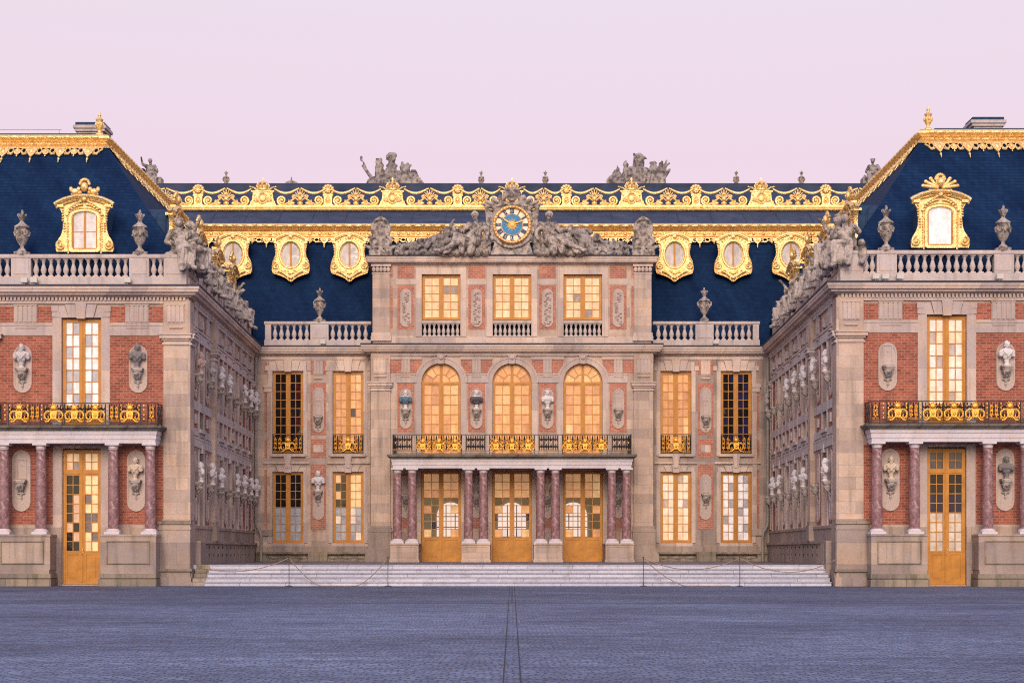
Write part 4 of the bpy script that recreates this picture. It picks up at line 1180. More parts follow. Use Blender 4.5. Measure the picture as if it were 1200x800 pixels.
    o = fi.build('roof_finial', M['gold'], None, (sx*WX+tx-.12*q, Y0+ty+.15, 20.0), smooth=45); o.scale = (.58,.58,.80)
    tag(o, f'gilded urn finial at the corner of the {side} wing roof', 'finial', 'gilded roof finials')
    # dormers: the front one and those looking into the court
    wing_dormer(roof, (-.02 if left else -.11), .65, 14.08, 0, 'white' if left else 'open', 0 if left else 1)
    for yy in (3.4, 9.0, 14.2, 19.0):
        wing_dormer(roof, q*3.35, yy, 14.08, PI/2 if left else -PI/2, 'white', 1)
    # chimney
    ch = MB()
    x0, x1 = (-2.55,-1.15) if left else (3.45,4.95)
    ch.box(x0+.1,x1-.1,9.4,10.6,19.9,21.2); ch.box(x0,x1,9.3,10.7,21.2,21.32); ch.box(x0-.07,x1+.07,9.23,10.77,21.33,21.47)
    ch.mi = 1; ch.box(x0+.02,x1-.02,9.32,10.68,21.475,21.62); ch.box(x0+.45,x1-.45,9.38,9.5,20.6,21.1)
    ch.build('chimney', [M['balust'],M['leadblue']], root, smooth=0)
    if left:
        r = MB(); r.tube([(-14,7.0,20.72),(-2.6,7.0,20.72)], .013, 5); [r.tube([(x,7.0,20.2),(x,7.0,20.72)], .012, 5) for x in (-11,-6.5,-2.7)]
        r.build('roof_handrail', M['grey'], root, smooth=0)
    # ---- windows and doors of the front
    make_window(root, 0, .12, 6.66, 1.62, 4.5, 7, 'white' if left else 'warmwhite', solid=.75)
    make_window(root, 0, .12, .07, 1.58, 5.6, 8, 'doorleft' if left else 'doorright', 'door', solid=1.25, lights=2, lkind='cream' if left else 'lightsdark', handle=True)
    # ---- niches and busts
    Lf = [(-2.45,0,'palegrey','pale grey bust in the leftmost brick niche above the left balcony'),(2.38,0,'darkgrey','dark grey bust in the brick niche beside the left wing window'),
          (-2.50,1,None,''),(2.30,1,'cream','cream bust between marble columns beside the left corner pier')] if left else \
         [(-2.45,0,None,''),(2.42,0,'marble','white bust in the brick niche right of the right wing upper window'),
          (-2.34,1,'cream','cream and white bust between the marble columns beside the right corner pier'),(2.40,1,'darkgrey','dark bronze toned bust between the far right marble columns')]
    for x, low, m, lb in Lf:
        zb, zt, zc = ((8.06,10.05,9.08),(3.1,5.68,4.42))[low]
        niche(root, x, zb, zt, .385, zc, empty=m is None, y=-.012)
        if m:
            bust((sx*WX+x, Y0-.24, zc), rng.uniform(-.25,.25), lb, rng.randrange(3), 1.0 if low == 0 else .93, m, 'darkmarble' if m == 'greymarble' and False else None)
    # ---- dado benches under the columns, portico, balcony
    po = thing('portico', f'marble columned portico with white entablature at the {side} wing door', 'portico', (sx*WX, Y0, 0), 0, 'column porticoes')
    for d in (-1,1):
        m = MB(); a, e = d*1.04, d*3.33
        y0 = -.065
        m.box(a, e, -1.08, y0, .68, 2.14); m.box(a-d*.03, e+d*.03, -1.12, y0, 2.06, 2.141)
        m.box(a+d*.03, e-d*.0, -1.10, y0, .52, .679); m.mi = 1; m.box(a-d*.05, e+d*.04, -1.19, y0, .34, .519); m.box(a-d*.02, e+d*.0, -1.14, y0, .30, .339); m.box(a-d*.07, e+d*.05, -1.22, y0, 0, .299)
        for (p0, p1, z0, z1) in ((a+d*.25, e-d*.25, .92, .96), (a+d*.25, e-d*.25, 1.84, 1.88)): m.box(p0, p1, -1.13, -1.07, z0, z1)
        for p in (a+d*.25, e-d*.29): m.box(p, p+d*.04, -1.129, -1.07, .961, 1.839)
        m.build('pedestal', [M['base'],M['moss']], po, smooth=0)
        for x in (1.50, 3.03): column(po, d*x, -.76, 2.145, 5.90, .215)
    m = MB()
    pth = [(-3.30,-.07),(-3.30,-1.03),(3.30,-1.03),(3.30,-.07)]
    m.sweep(pth, [(-.55,5.90),(0,5.90),(0,6.06),(.03,6.065),(.03,6.24),(.06,6.26),(.09,6.42),(-.55,6.42)])
    m.box(-2.9,2.9,-.6,-.07,6.05,6.41)
    m.build('entablature', M['pale'], po, smooth=0)
    m = MB(); m.sweep([(-3.38,-.07),(-3.38,-1.12),(3.38,-1.12),(3.38,-.07)], [(-.6,6.425),(.08,6.425),(.14,6.50),(.2,6.52),(.22,6.60),(-.6,6.60)]); m.box(-2.9,2.9,-.6,-.07,6.43,6.59)
    m.build('balcony_slab', M['slabmoss'], po, smooth=0)
    rl = thing('balcony_railing', f'black iron balcony railing with gilded masks above the {side} wing door', 'railing', (sx*WX, Y0-1.17, 6.605), 0, 'gilded iron balcony railings')
    m = MB(); h = .95
    for z0, z1 in ((h-.045,h),(.03,.06),(.16,.185)): m.box(-3.40,3.40,-.022,.022,z0,z1)
    posts = [0.45*0, .42,1.28,1.42,1.85,2.72,3.0,3.34]
    for p in posts[1:]:
        for d in (-1,1): m.box(d*p-.014, d*p+.014, -.02, .02, 0, h)
    for d in (-1,1):
        for z0, z1 in ((h-.044,h-.001),(.031,.059)): m.box(d*3.36, d*3.40, .02, 1.08, z0, z1)
        for yy in (.36,.72,1.06): m.box(d*3.365, d*3.395, yy-.015, yy+.015, 0, h)
        for yy in (.18,.54,.88): m.tube([(d*3.38,yy-.14,.1),(d*3.38,yy+.1,.35),(d*3.38,yy-.1,.6),(d*3.38,yy+.14,.88)], .016, 5)
        ironpanel(m, *sorted((d*3.02,d*3.33)), .19, h-.05, True); ironpanel(m, *sorted((d*1.43,d*1.84)), .19, h-.05, True)
        ironpanel(m, *sorted((d*1.86,d*2.71)), .19, h-.05); ironpanel(m, *sorted((d*.43,d*1.27)), .19, h-.05)
        for p in (1.35, 1.92, 2.66, 2.86):
            for z in (.27,.44,.66,.83): m.mi = 1; m.ell((d*p,-.02,z), (.04,.035,.055), 6, 5); m.mi = 0
    ironpanel(m, -.41, .41, .19, h-.05)
    m.build('rail', [M['iron'],M['deepgold']], rl, smooth=40)
    for x in (-2.28,-.86,0,.86,2.28):
        g = MB(); motif(g, 0, .12, 1.12, -.03); g.build('mask_ornament', M['deepgold'], rl, (x,0,0), smooth=45)
    # ---- front balustrade (own thing), floodlights, urns, statues
    e = 4.35
    prt = []
    pc = (-2.52, 2.42) if left else (-2.48, 2.36)
    prt += [('p',c-.41,c+.41) for c in pc]
    pin, pout = (pc[1], pc[0]) if left else (pc[0], pc[1])
    prt += [('b',pc[0]+.44,pc[1]-.44),('b',*sorted((pin+q*.44,q*3.44))),('p',*sorted((q*3.45,q*4.40))),('b',*sorted((pout-q*.44,q*-4.3))),('p',*sorted((q*-4.4,q*-5.2)))]
    balustrade('balustrade', f'stone balustrade along the front of the {side} wing roof', (sx*WX,Y0+.12,0), 0, prt, 12.5, 13.85, 'roof balustrades', *sorted((q*-12.0, q*4.4)), y=0.0)
    for d in (-1,1):
        urn('stone_urn', f'weathered stone urn on the {side} wing balustrade, {"left" if d<0 else "right"} of the gilded dormer', (sx*WX+pc[0 if d < 0 else 1], Y0+.12, 13.85), 1.0, 'urns on the wing balustrades')
    for i, x in enumerate((-2.3,-1.9,2.0) if left else (-3.0,-2.6,-2.0,2.1)):
        floodlight((sx*WX+x, Y0-.30, 12.53), f'small pale floodlight on the {side} wing cornice, {NUM[i]} from the left')
    ys = [3.0, 5.0, 7.1, 9.3, 11.5, 13.7, 15.9, 18.1, 20.4]
    order = [0,3,1,4,2,5,3,1,2] if left else [4,2,5,0,3,1,4,2,5]
    for i, (yy, v) in enumerate(zip(ys, order)):
        t = yy/D; X = sx*WX + (4.5*q + (bx-4.5*q)*t) - q*.62
        statue(v, (X, Y0+yy, 13.84+rng.uniform(-.06,.18)), (PI/2 if left else -PI/2)+rng.uniform(-.3,.3)+(-.35 if left else .35), f'seated statue, {NUM[i]} behind the corner pair on the {side} parapet', 1.58)
    statue(1 if left else 3, (sx*WX+q*4.12, Y0+.42, 13.86), (.45 if left else -.35), f'large seated stone statue facing out over the front corner of the {side} wing', 1.72, group='corner statues of the wings')
    statue(5 if left else 0, (sx*WX+q*4.30, Y0+1.25, 13.90), (1.0 if left else -1.0), f'seated stone statue pressed behind the corner figure of the {side} wing', 1.7, group='corner statues of the wings')
    return root

# ------------------------------------------------------------------ central range
def central():
    root = thing('palace_building', 'central palace range with arched windows, clock attic and gilded mansard roof', 'building', (0,22,0))
    S = MB()
    wx = (8.87, 12.13)
    ops = []
    for d in (-1,1):
        for x in wx:
            a, b = d*x-.83, d*x+.83; ops += [(a,b,6.72,11.19),(a,b,1.90,5.74)]
    for d in (-1,1):
        a, b = sorted((d*7.4, d*14.6)); S.wall(a, b, .5, 12.1, [o for o in ops if a < o[0] < b], 0, .38)
        for x, hw, zz in ((10.48,.42,((7.72,10.56),(6.48,7.52),(2.62,6.15),(11.0,11.76))),(13.33,.06,((7.9,10.4),(6.5,7.5),(2.7,5.85),(11.0,11.7)))):
            S.mi = 1
            for z0, z1 in zz: S.box(d*x-hw, d*x+hw, -.012, .05, z0, z1)
        S.mi = 2
        fluted(S, d*10.48-.26, d*10.48+.26, 10.97, 11.77, 3); S.box(d*10.48-.24, d*10.48+.24, -.08, 0, 10.76, 10.82)
        S.box(d*10.48-.27, d*10.48+.27, -.035, .02, 6.80, 7.20)
        for x in wx:
            c = d*x
            for e in (-1,1):
                S.box(c+e*.84, c+e*1.06, -.05, .02, 6.60, 11.2); S.box(c+e*.84, c+e*1.06, -.05, .02, 1.9, 5.75)
                S.box(c+e*1.02, c+e*1.24, -.045, .02, 11.21, 11.46)
            S.M = Matrix.Translation((c,0,0)); voussoirs(S, .70, 11.195, 11.80); voussoirs(S, .70, 5.745, 6.12, .09)
            S.prism([(-.13,5.95),(.13,5.95),(.20,6.62),(-.20,6.62)], -.17, .02); S.M = None
            S.box(c-.95, c+.95, -.16, .02, 6.56, 6.715); S.box(c-.9, c+.9, -.08, .02, 1.72, 1.895)
        for a, b in ((7.7,8.70),(9.04,10.0),(10.96,11.96),(12.3,13.45)):
            S.box(d*a, d*b, -.10, .02, 6.17, 6.28)
        S.box(d*7.7, d*13.6, -.04, .02, 11.82, 12.0)
        # inner-corner pilaster
        S.mi = 0; S.box(d*13.02, d*13.25, -.06, .02, 2.6, 10.0)
        S.mi = 2; S.box(d*12.98, d*13.45, -.14, .02, 10.3, 10.48); S.box(d*13.0, d*13.4, -.10, .02, 10.05, 10.3)
        S.mi = 3; S.box(d*7.7, d*13.9, -.07, .02, 1.40, 1.72); S.box(d*12.95, d*13.5, -.12, .02, 2.3, 2.62)
    # pavilion, one metre forward
    S.mi = 0; p = -1.0
    acx = (-3.8, 0.0, 3.8)
    ops = [(c-1.045,c+1.045,6.53,11.505) for c in acx] + [(c-1.07,c+1.07,.885,5.75) for c in acx]
    S.wall(-7.6, 7.6, .5, 12.1, ops, p, .45)
    for d in (-1,1): S.box(d*7.6, d*7.58, p, .1, .5, 12.1)
    for c in acx:                                                        # spandrels filling the corners over each arch
        n = 16
        for i in range(n):
            a0, a1 = R(180*i/n), R(180*(i+1)/n)
            P = [(c+1.045*math.cos(a0), 10.46+1.045*math.sin(a0)), (c+1.045*math.cos(a1), 10.46+1.045*math.sin(a1))]
            S.add([(P[0][0],p,P[0][1]),(P[1][0],p,P[1][1]),(P[1][0],p,11.505),(P[0][0],p,11.505),(P[0][0],p+.45,P[0][1]),(P[1][0],p+.45,P[1][1])], [(0,1,2,3),(0,1,5,4)])
    S.mi = 1
    for x in (-5.69,-1.9,1.9,5.69):
        S.box(x-.45, x+.45, p-.012, p+.05, 7.80, 10.44); S.box(x-.43, x+.43, p-.012, p+.05, 2.65, 5.6)
        S.box(x-.84, x+.84, p-.012, p+.05, 10.99, 11.68)
    S.M = Matrix.Translation((0,p,0))
    S.mi = 2
    for x in (-5.69,-1.9,1.9,5.69):
        fluted(S, x-.24, x+.24, 10.95, 11.76, 3, .09); S.box(x-.26, x+.26, -.09, 0, 10.76, 10.82)
        a, b = x-.86, x+.86
        if abs(x) > 4: a, b = (x-.86, x+.52) if x > 0 else (x-.52, x+.86)
        S.box(x-.5, x+.5, -.05, .02, 10.46, 10.93); S.box(x-.55, x+.55, -.07, .02, 10.88, 10.95)
        S.box(x-.87, x+.87, -.055, .02, 11.70, 11.86)
    for c in acx:
        n = 26
        for r0, r1, pr in ((1.05,1.40,.07),(1.30,1.42,.10)):
            for i in range(n):
                a0, a1 = R(180*i/n), R(180*(i+1)/n)
                S.prism([(c+r*math.cos(a), 10.46+r*math.sin(a)) for r, a in ((r0,a0),(r1,a0),(r1,a1),(r0,a1))], -pr, .02)
        for d in (-1,1):
            S.box(c+d*1.05, c+d*1.38, -.065, .02, 6.53, 10.455)
            S.box(c+d*1.08, c+d*1.28, -.05, .02, .9, 5.77)
        S.prism([(c-.14,11.46),(c+.14,11.46),(c+.22,11.98),(c-.22,11.98)], -.2, .02)
        S.ell((c,-.2,11.80), (.16,.1,.14), 8, 6); 
        for d in (-1,1): S.ell((c+d*.2,-.16,11.92), (.13,.07,.06), 7, 5)
        S.ell((c,-.1,5.86), (.25,.08,.08), 8, 5)
    S.box(-7.55, 7.55, -.10, .02, 11.89, 12.03)
    # pilasters
    for d in (-1,1):
        S.mi = 0; S.box(d*6.52, d*7.56, -.14, .02, 2.8, 10.02); S.box(d*6.52, d*7.56, -.14, .02, 10.5, 11.95)
        S.mi = 2
        for a, z0, z1 in ((.05,10.02,10.10),(.0,10.10,10.2),(.07,10.2,10.28),(.13,10.28,10.43),(.17,10.43,10.5)): S.box(d*(6.52-a), d*(7.56+a), -.14-a, .02, z0, z1)
        S.M = Matrix.Translation((0,p-.14,0)); fluted(S, *sorted((d*6.68,d*7.42)), 10.95, 11.76, 4); S.M = Matrix.Translation((0,p,0))
        S.box(d*6.72, d*7.38, -.22, -.13, 10.76, 10.82)
        S.mi = 3
        S.box(d*6.47, d*7.62, -.19, .02, 2.6, 2.8); S.box(d*6.42, d*7.70, -.24, .02, 2.48, 2.6); S.box(d*6.45, d*7.68, -.22, .02, 1.6, 2.48)
        S.box(d*6.36, d*7.78, -.30, .02, 1.30, 1.6); S.box(d*6.33, d*7.85, -.36, .02, .5, 1.30)
    S.M = None
    S.build('wall', [M['stone'],M['brickpale'],M['trim'],M['base']], root, smooth=0)
    # mossy basement with its dark openings
    b = MB()
    for d in (-1,1):
        a, e = sorted((d*7.86, d*13.8)); oo = []
        for x in (8.9, 12.1):
            c = d*x; oo += [(c-1.15,c+1.15,1.06,1.30)]
        b.mi = 0; b.wall(a, e, .5, 1.40, oo, -.28, .5); b.box(a, e, -.33, -.0, 1.30, 1.41)
        b.box(*sorted((d*9.95,d*11.0)), -.42, 0, .5, 1.42)
        for x in (8.9,12.1): 
            for k in range(3): b.ell((d*x-.75+k*.75,-.22,1.10), (.36,.12,.10), 8, 6)
        b.mi = 1; b.box(a, e, .1, .2, .9, 1.39)
    b.build('basement', [M['moss'],M['void']], root, smooth=30)
    # cornices
    path = [(-14.3,0),(-7.62,0),(-7.62,p),(7.62,p),(7.62,0),(14.3,0)]
    c = MB(); c.sweep(path, cornice_prof(12.03,12.46,.45)); c.build('cornice', M['trim'], root, smooth=0)
    c = MB(); c.sweep(path, flash_prof(12.46,.45)); c.build('flashing', M['flash'], root, smooth=0)
    # attic storey
    A = MB(); ap = -.9
    A.wall(-7.46, 7.46, 12.5, 16.9, [(x-1.03,x+1.03,12.92,16.27) for x in acx], ap, .4)
    for d in (-1,1):
        A.box(d*7.46, d*7.2, ap+.01, 4.5, 12.5, 16.9)
        A.mi = 1; A.box(d*6.40, d*6.52, ap-.012, ap+.05, 13.4, 15.65); A.box(d*6.40, d*6.52, ap-.012, ap+.05, 16.1, 16.74)
        A.box(d*7.40, d*7.53, 0.0, 2.0, 13.4, 15.7); A.mi = 0
    A.mi = 1
    for x in (-5.69,-1.9,1.9,5.69): A.box(x-.45, x+.45, ap-.012, ap+.05, 16.08, 16.74); A.box(x-.45, x+.45, ap-.012, ap+.05, 13.32, 15.68)
    A.M = Matrix.Translation((0,ap,0)); A.mi = 2
    for x in acx:
        for d in (-1,1): A.box(x+d*1.04, x+d*1.36, -.05, .02, 12.95, 16.62)
        A.box(x-1.36, x+1.36, -.052, .02, 16.28, 16.63)
    for x in (-5.69,-1.9,1.9,5.69): A.box(x-.53, x+.53, -.03, .02, 15.74, 16.02)
    for d in (-1,1):
        A.mi = 0; A.box(d*6.55, d*7.47, -.12, .02, 13.15, 16.28); A.mi = 2
        A.box(d*6.5, d*7.53, -.16, .02, 12.98, 13.15); A.box(d*6.46, d*7.56, -.2, .02, 12.7, 12.97)
        A.box(d*6.52, d*7.50, -.15, .02, 16.28, 16.36)
        for k in range(5): A.ell((d*(6.62+.195*k), -.13, 16.52), (.105,.10,.15), 8, 6)
        A.box(d*6.48, d*7.54, -.19, .02, 16.68, 16.8)
    A.box(-7.46, 7.46, -.07, .02, 12.55, 12.90)
    A.M = None
    A.box(-7.2, 7.2, 3.5, 4.5, 12.5, 16.9)
    A.build('attic_wall', [M['stone'],M['brickpale'],M['trim']], root, smooth=30)
    c = MB(); ath = [(-7.46,4.5),(-7.46,ap),(7.46,ap),(7.46,4.5)]
    c.sweep(ath, cornice_prof(16.82,17.20,.34)); c.build('attic_cornice', M['trim'], root, smooth=0)
    c = MB(); c.sweep(ath, flash_prof(17.2,.34)); c.box(-7.3,7.3,ap+.2,4.5,17.0,17.27); c.build('attic_roof', M['flash'], root, smooth=0)
    for x in (-5.69,-1.9,1.9,5.69):                                      # carved trophy plaques
        m = MB(); m.prism([(a, z-13.45) for a, z in stadium(.30, 13.45, 15.5)], -.05, .02)
        r = random.Random(int(x*10))
        m.cap((0,-.05,.3),(0,-.05,1.8),.03,.03,5)
        for k in range(16):
            z = .2+k*.108; m.ell((r.uniform(-.15,.15),-.07,z), (r.uniform(.05,.1),.075,r.uniform(.04,.08)), 7, 5)
            if k % 3 == 0: m.tube(spiral(r.choice((-1,1))*.12, z, .09, 1.2, r.uniform(0,6), 1, 10, -.07), .022, 5)
        m.build('relief_panel', M['trim'], root, (x, ap-.012, 13.45), smooth=45)
    for x in acx:
        make_window(root, x, ap+.16, 13.86, 2.04, 2.40, 5, 'cream')
        bt = balustrade('balustrade', f'short stone balustrade under the {"left" if x<0 else "right" if x>0 else "middle"} attic window', (x,22+ap+.08,0), 0, [('b',-1.0,1.0)], 12.92, 13.80, 'window balustrades of the attic', -1.028, 1.028, base=.06, thick=.2, step=.25, bsc=.95)
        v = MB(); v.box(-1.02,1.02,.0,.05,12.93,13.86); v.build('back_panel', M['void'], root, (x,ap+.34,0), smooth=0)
        make_arch_window(root, x, p+.14, 6.56, 2.07, 10.46, 6 if False else 7, 'peach')
        make_window(root, x, p+.14, .89, 2.12, 4.84, 8, 'peach', 'door', solid=1.18, handle=(x == 0),
                    clear=(lambda r, c, n: r < 5 and (c in (1,2) or r > 0 and (r+c) % 3)))
    # hall seen through the doors
    h = MB(); h.box(-7,7,13.0,13.2,.8,6.4); h.box(-7,7,-.45,13,.70,.86); h.box(-7,7,-.45,13,6.3,6.4)
    for d in (-1,1): h.box(d*7,d*6.9,-.45,13,.8,6.4)
    h.build('hall', M['hall'], root, smooth=0)
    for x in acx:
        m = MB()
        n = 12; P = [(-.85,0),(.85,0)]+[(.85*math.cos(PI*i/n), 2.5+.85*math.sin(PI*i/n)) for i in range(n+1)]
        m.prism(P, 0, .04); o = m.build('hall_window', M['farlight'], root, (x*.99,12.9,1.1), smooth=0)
        f = MB()
        for a in (-.28,.28): f.box(a-.03,a+.03,-.06,-.01,0,3.2)
        for z in (.0,.6,1.2,1.8,2.45): f.box(-.85,.85,-.055,-.012,z,z+.06)
        f.build('glazing_bar', M['ochre'], o, smooth=0)
    # side windows
    KU = {-12.13:'dark',-8.87:'peach',8.87:'peach',12.13:'darkblue'}; KL = {-12.13:'halfblue',-8.87:'halfmix',8.87:'warmwhite',12.13:'white'}
    for x in KU:
        w = make_window(root, x, .12, 6.74, 1.64, 4.42, 9, KU[x]); guard(w, 1.64)
        make_window(root, x, .12, 1.92, 1.64, 3.80, 8, KL[x])
    # niches and busts
    for x, zb, zt, zc, w, m, dr, lb, low in (
        (-5.69,8.0,10.14,9.06,.32,'marble','bluemarble','white headed bust in blue mantle, niche left of the arched windows',0),
        (-1.9,8.0,10.14,9.06,.32,'marble','darkmarble','white headed bust in dark mantle, niche left of the middle arched window',0),
        (1.9,8.0,10.14,9.06,.32,'marble',None,'all white bust in the brick niche right of the middle arched window',0),
        (5.69,8.0,10.14,9.06,.32,None,None,'',0),
        (-5.69,3.2,5.5,4.45,.30,None,None,'',1),
        (-1.9,3.2,5.5,4.45,.30,'greymarble',None,'pale bust shaded between the paired columns left of the middle door',1),
        (1.9,3.2,5.5,4.45,.30,'cream',None,'pale bust shaded between the paired columns right of the middle door',1),
        (5.69,3.2,5.5,4.45,.30,'greymarble',None,'pale bust shaded between the rightmost paired columns of the middle portico',1)):
        niche(root, x, zb, zt, w, zc, empty=m is None, y=p-.012)
        if m: bust((x, 22+p-.24, zc), rng.uniform(-.25,.25), lb, rng.randrange(3), .98, m, dr)
    for x, zb, zt, zc, m, lb in ((-10.48,7.86,10.3,8.75,None,''),(10.48,7.86,10.3,8.75,None,''),(-10.48,3.14,5.6,4.72,'marble','white bust in the brick niche between the two lower left court windows'),(10.48,3.14,5.6,4.55,None,'')):
        niche(root, x, zb, zt, .31, zc, empty=m is None, y=-.012)
        if m: bust((x, 21.76, zc), .1, lb, 0, 1.05, m)
    # ---- mansard roof
    rf = MB(); X = 21.0
    rf.add([(-X,1.0,12.5),(X,1.0,12.5),(X,3.6,19.0),(-X,3.6,19.0),(-X,3.9,12.5),(X,3.9,12.5)], [(0,1,2,3),(1,5,2),(0,3,4)])
    roof = rf.build('roof', M['slate'], root, smooth=0)
    lf = MB()
    lf.prismx([(3.75,18.9),(3.75,19.72),(6.9,21.15),(7.0,21.3),(7.3,21.3),(9.6,22.95),(9.6,18.9)], -24, 24)
    lf.prismx([(9.5,22.9),(9.5,23.30),(10.3,23.30),(10.3,18.9),(9.6,18.9)], -24.01, 24.01)
    for i in range(23): lf.cap((-20.9+i*1.9,3.9,19.79),(-20.9+i*1.9,6.85,21.14),.035,.035,5)
    lf.build('upper_roof', M['lead'], roof, smooth=0)
    cg = MB()
    cg.prismx([(3.75,19.40),(3.35,19.40),(3.28,19.47),(3.20,19.50),(3.10,19.58),(3.08,19.66),(3.16,19.74),(3.3,19.78),(3.8,19.78)], -X, X)
    cg.mi = 1; cg.prismx([(3.8,18.98),(3.42,18.98),(3.36,19.02),(3.40,19.06),(3.44,19.08),(3.44,19.395),(3.8,19.395)], -X, X)
    cg.mi = 0
    n = 76
    for i in range(n):
        xx = -X+2*X*(i+.5)/n; cg.ell((xx,3.14,19.62+rng.uniform(-.015,.015)), (.24,.08,.095), 8, 5)
        cg.ell((xx,3.42,19.23), (.11,.06,.09), 8, 5); cg.ell((xx+.27,3.43,19.23), (.12,.03,.035), 8, 5)
    cg.build('gilded_cornice', [M['gold'],M['darkgold']], roof, smooth=40)
    NN = math.hypot(2.6,6.4)
    lm = MB(); lm.M = slope_frame((0,3.42,18.99), (1,0,0), (0,6.4/NN,-2.6/NN), (0,2.6/NN,6.4/NN)); lambrequin(lm, -X, X, 1.6); lm.M = None
    lm.build('valance', M['gold'], roof, smooth=40)
    for x in (9.0, 12.25, 15.45):
        for d in (-1,1): round_dormer(roof, d*x, 2.2, 17.86)
    cr = MB()
    cr.prismx([(6.7,21.14),(6.66,21.2),(6.70,21.26),(6.78,21.28),(6.72,21.36),(6.74,21.46),(7.3,21.46),(7.3,21.14)], -X, X)
    cr.build('crest_moulding', M['gold'], roof, smooth=0)
    posts = [(-18.2,'r'),(-14.45,'c'),(-10.67,'r'),(-6.93,'c'),(-3.15,'r'),(0,'c'),(3.15,'r'),(6.93,'c'),(10.67,'r'),(14.45,'c'),(18.2,'r')]
    pm = crest_plaque().mesh('crown_plaque'); fixn(pm); rm = crest_rosette().mesh('rosette_post'); fixn(rm)
    for me in (pm, rm): me.materials.append(M['gold']); me.polygons.foreach_set('use_smooth',[True]*len(me.polygons)); me.set_sharp_from_angle(angle=R(45))
    for x, k in posts:
        o = bpy.data.objects.new('crown_plaque' if k == 'c' else 'rosette_post', pm if k == 'c' else rm); COL.objects.link(o); o.parent = roof; o.location = (x,7.0,21.46)
    ends = [(-22.0,'r')]+posts+[(22.0,'r')]
    for (a, ka), (e, ke) in zip(ends, ends[1:]):
        x0 = a+(.80 if ka == 'c' else .28); x1 = e-(.80 if ke == 'c' else .28); m = (x0+x1)/2
        s = MB(); s.mi = 0; crest_scroll(s, x0-m, x1-m, 0); s.box(x0-m, x1-m, -.05, .05, -.01, .05); s.build('crest_scroll', M['gold'], roof, (m,7.0,21.46), smooth=45)
    # ---- roof-edge balustrades beside the pavilion
    for d in (-1,1):
        s = 'left' if d < 0 else 'right'
        balustrade('balustrade', f'stone roof balustrade between the pavilion and the {s} wing', (0,22.05,0), 0,
                   [('b',*sorted((d*7.75,d*9.88))),('p',*sorted((d*9.92,d*10.9))),('b',*sorted((d*10.94,d*13.0))),('p',*sorted((d*13.03,d*13.35)))], 12.5, 13.86, 'roof balustrades', *sorted((d*7.62,d*13.4)), base=.36, step=.36, bsc=1.25)
        urn('stone_urn', f'weathered stone urn on the court balustrade under the {s} round dormers', (d*10.42,22.05,13.86), .98, 'urns on the court balustrades')
    floodlight((-10.2,21.72,12.53), 'small pale floodlight on the court cornice left of the pavilion'); floodlight((11.0,21.72,12.53), 'small pale floodlight on the court cornice right of the pavilion')
    return root

def portico_mid():
    Yp = 21.0
    po = thing('portico', 'middle portico of paired marble columns before the three ochre doors', 'portico', (0,Yp,.88), 0, 'column porticoes')
    for c in (-5.60,-1.88,1.88,5.60):
        m = MB(); y0 = -.03; a, e = c-.735, c+.735
        m.box(a, e, -2.78, y0, .0, .98); m.box(a-.03, e+.03, -2.82, y0, .9, .981); m.box(a-.04, e+.04, -2.83, y0, 0, .14)
        for p0, p1, z0, z1 in ((a+.14,e-.14,.24,.27),(a+.14,e-.14,.78,.81)): m.box(p0,p1,-2.80,-2.77,z0,z1)
        for p in (a+.14, e-.17): m.box(p,p+.03,-2.799,-2.77,.271,.779)
        m.build('pedestal', M['stone'], po, smooth=0)
        for d in (-1,1): column(po, c+d*.385, -2.4, .985, 4.89, .235)
    m = MB(); m.sweep([(-6.22,-.03),(-6.22,-2.66),(6.22,-2.66),(6.22,-.03)], [(-.5,4.89),(0,4.89),(0,5.05),(.03,5.055),(.03,5.22),(.06,5.24),(.09,5.37),(-.5,5.37)])
    m.box(-5.8,5.8,-2.2,-.03,5.2,5.36); m.build('entablature', M['pale'], po, smooth=0)
    m = MB(); m.sweep([(-6.25,-.03),(-6.25,-2.72),(6.25,-2.72),(6.25,-.03)], [(-.5,5.375),(.08,5.375),(.14,5.45),(.24,5.48),(.26,5.60),(-.5,5.60)]); m.box(-5.8,5.8,-2.25,-.03,5.38,5.59)
    m.build('balcony_slab', M['slabmoss'], po, smooth=0)
    rl = thing('balcony_railing', 'long black iron railing with gilded scrollwork on the middle balcony', 'railing', (0,Yp-2.78,6.485), 0, 'gilded iron balcony railings')
    m = MB(); h = 1.04
    for z0, z1 in ((h-.045,h),(.03,.06),(.17,.195)): m.box(-6.22,6.22,-.022,.022,z0,z1)
    for x in (1.18,2.62,3.8-1.18+.0,4.98,6.2,1.4,2.4,5.2): 
        for d in (-1,1): m.box(d*x-.016, d*x+.016, -.024, .024, 0, h)
    for d in (-1,1):
        for z0, z1 in ((h-.044,h-.001),(.031,.059)): m.box(d*6.18, d*6.22, .02, 2.72, z0, z1)
        for yy in (.7,1.4,2.1,2.7): m.box(d*6.185, d*6.215, yy-.015, yy+.015, 0, h)
        for yy in (.35,1.05,1.75,2.4): m.tube([(d*6.2,yy-.25,.1),(d*6.2,yy+.15,.38),(d*6.2,yy-.15,.66),(d*6.2,yy+.25,.96)], .018, 5)
        ironpanel(m, *sorted((d*1.42,d*2.38)), .2, h-.05); ironpanel(m, *sorted((d*5.22,d*6.18)), .2, h-.05)
    for c in (-3.8,0,3.8): ironpanel(m, c-1.16, c+1.16, .2, h-.05, True)
    m.build('rail', [M['iron'],M['deepgold']], rl, smooth=40)
    for c in (-3.8,0,3.8):
        for d in (-.84,0,.84):
            g = MB(); motif(g, 0, .12, .98, -.03); g.build('mask_ornament', M['deepgold'], rl, (c+d,0,0), smooth=45)

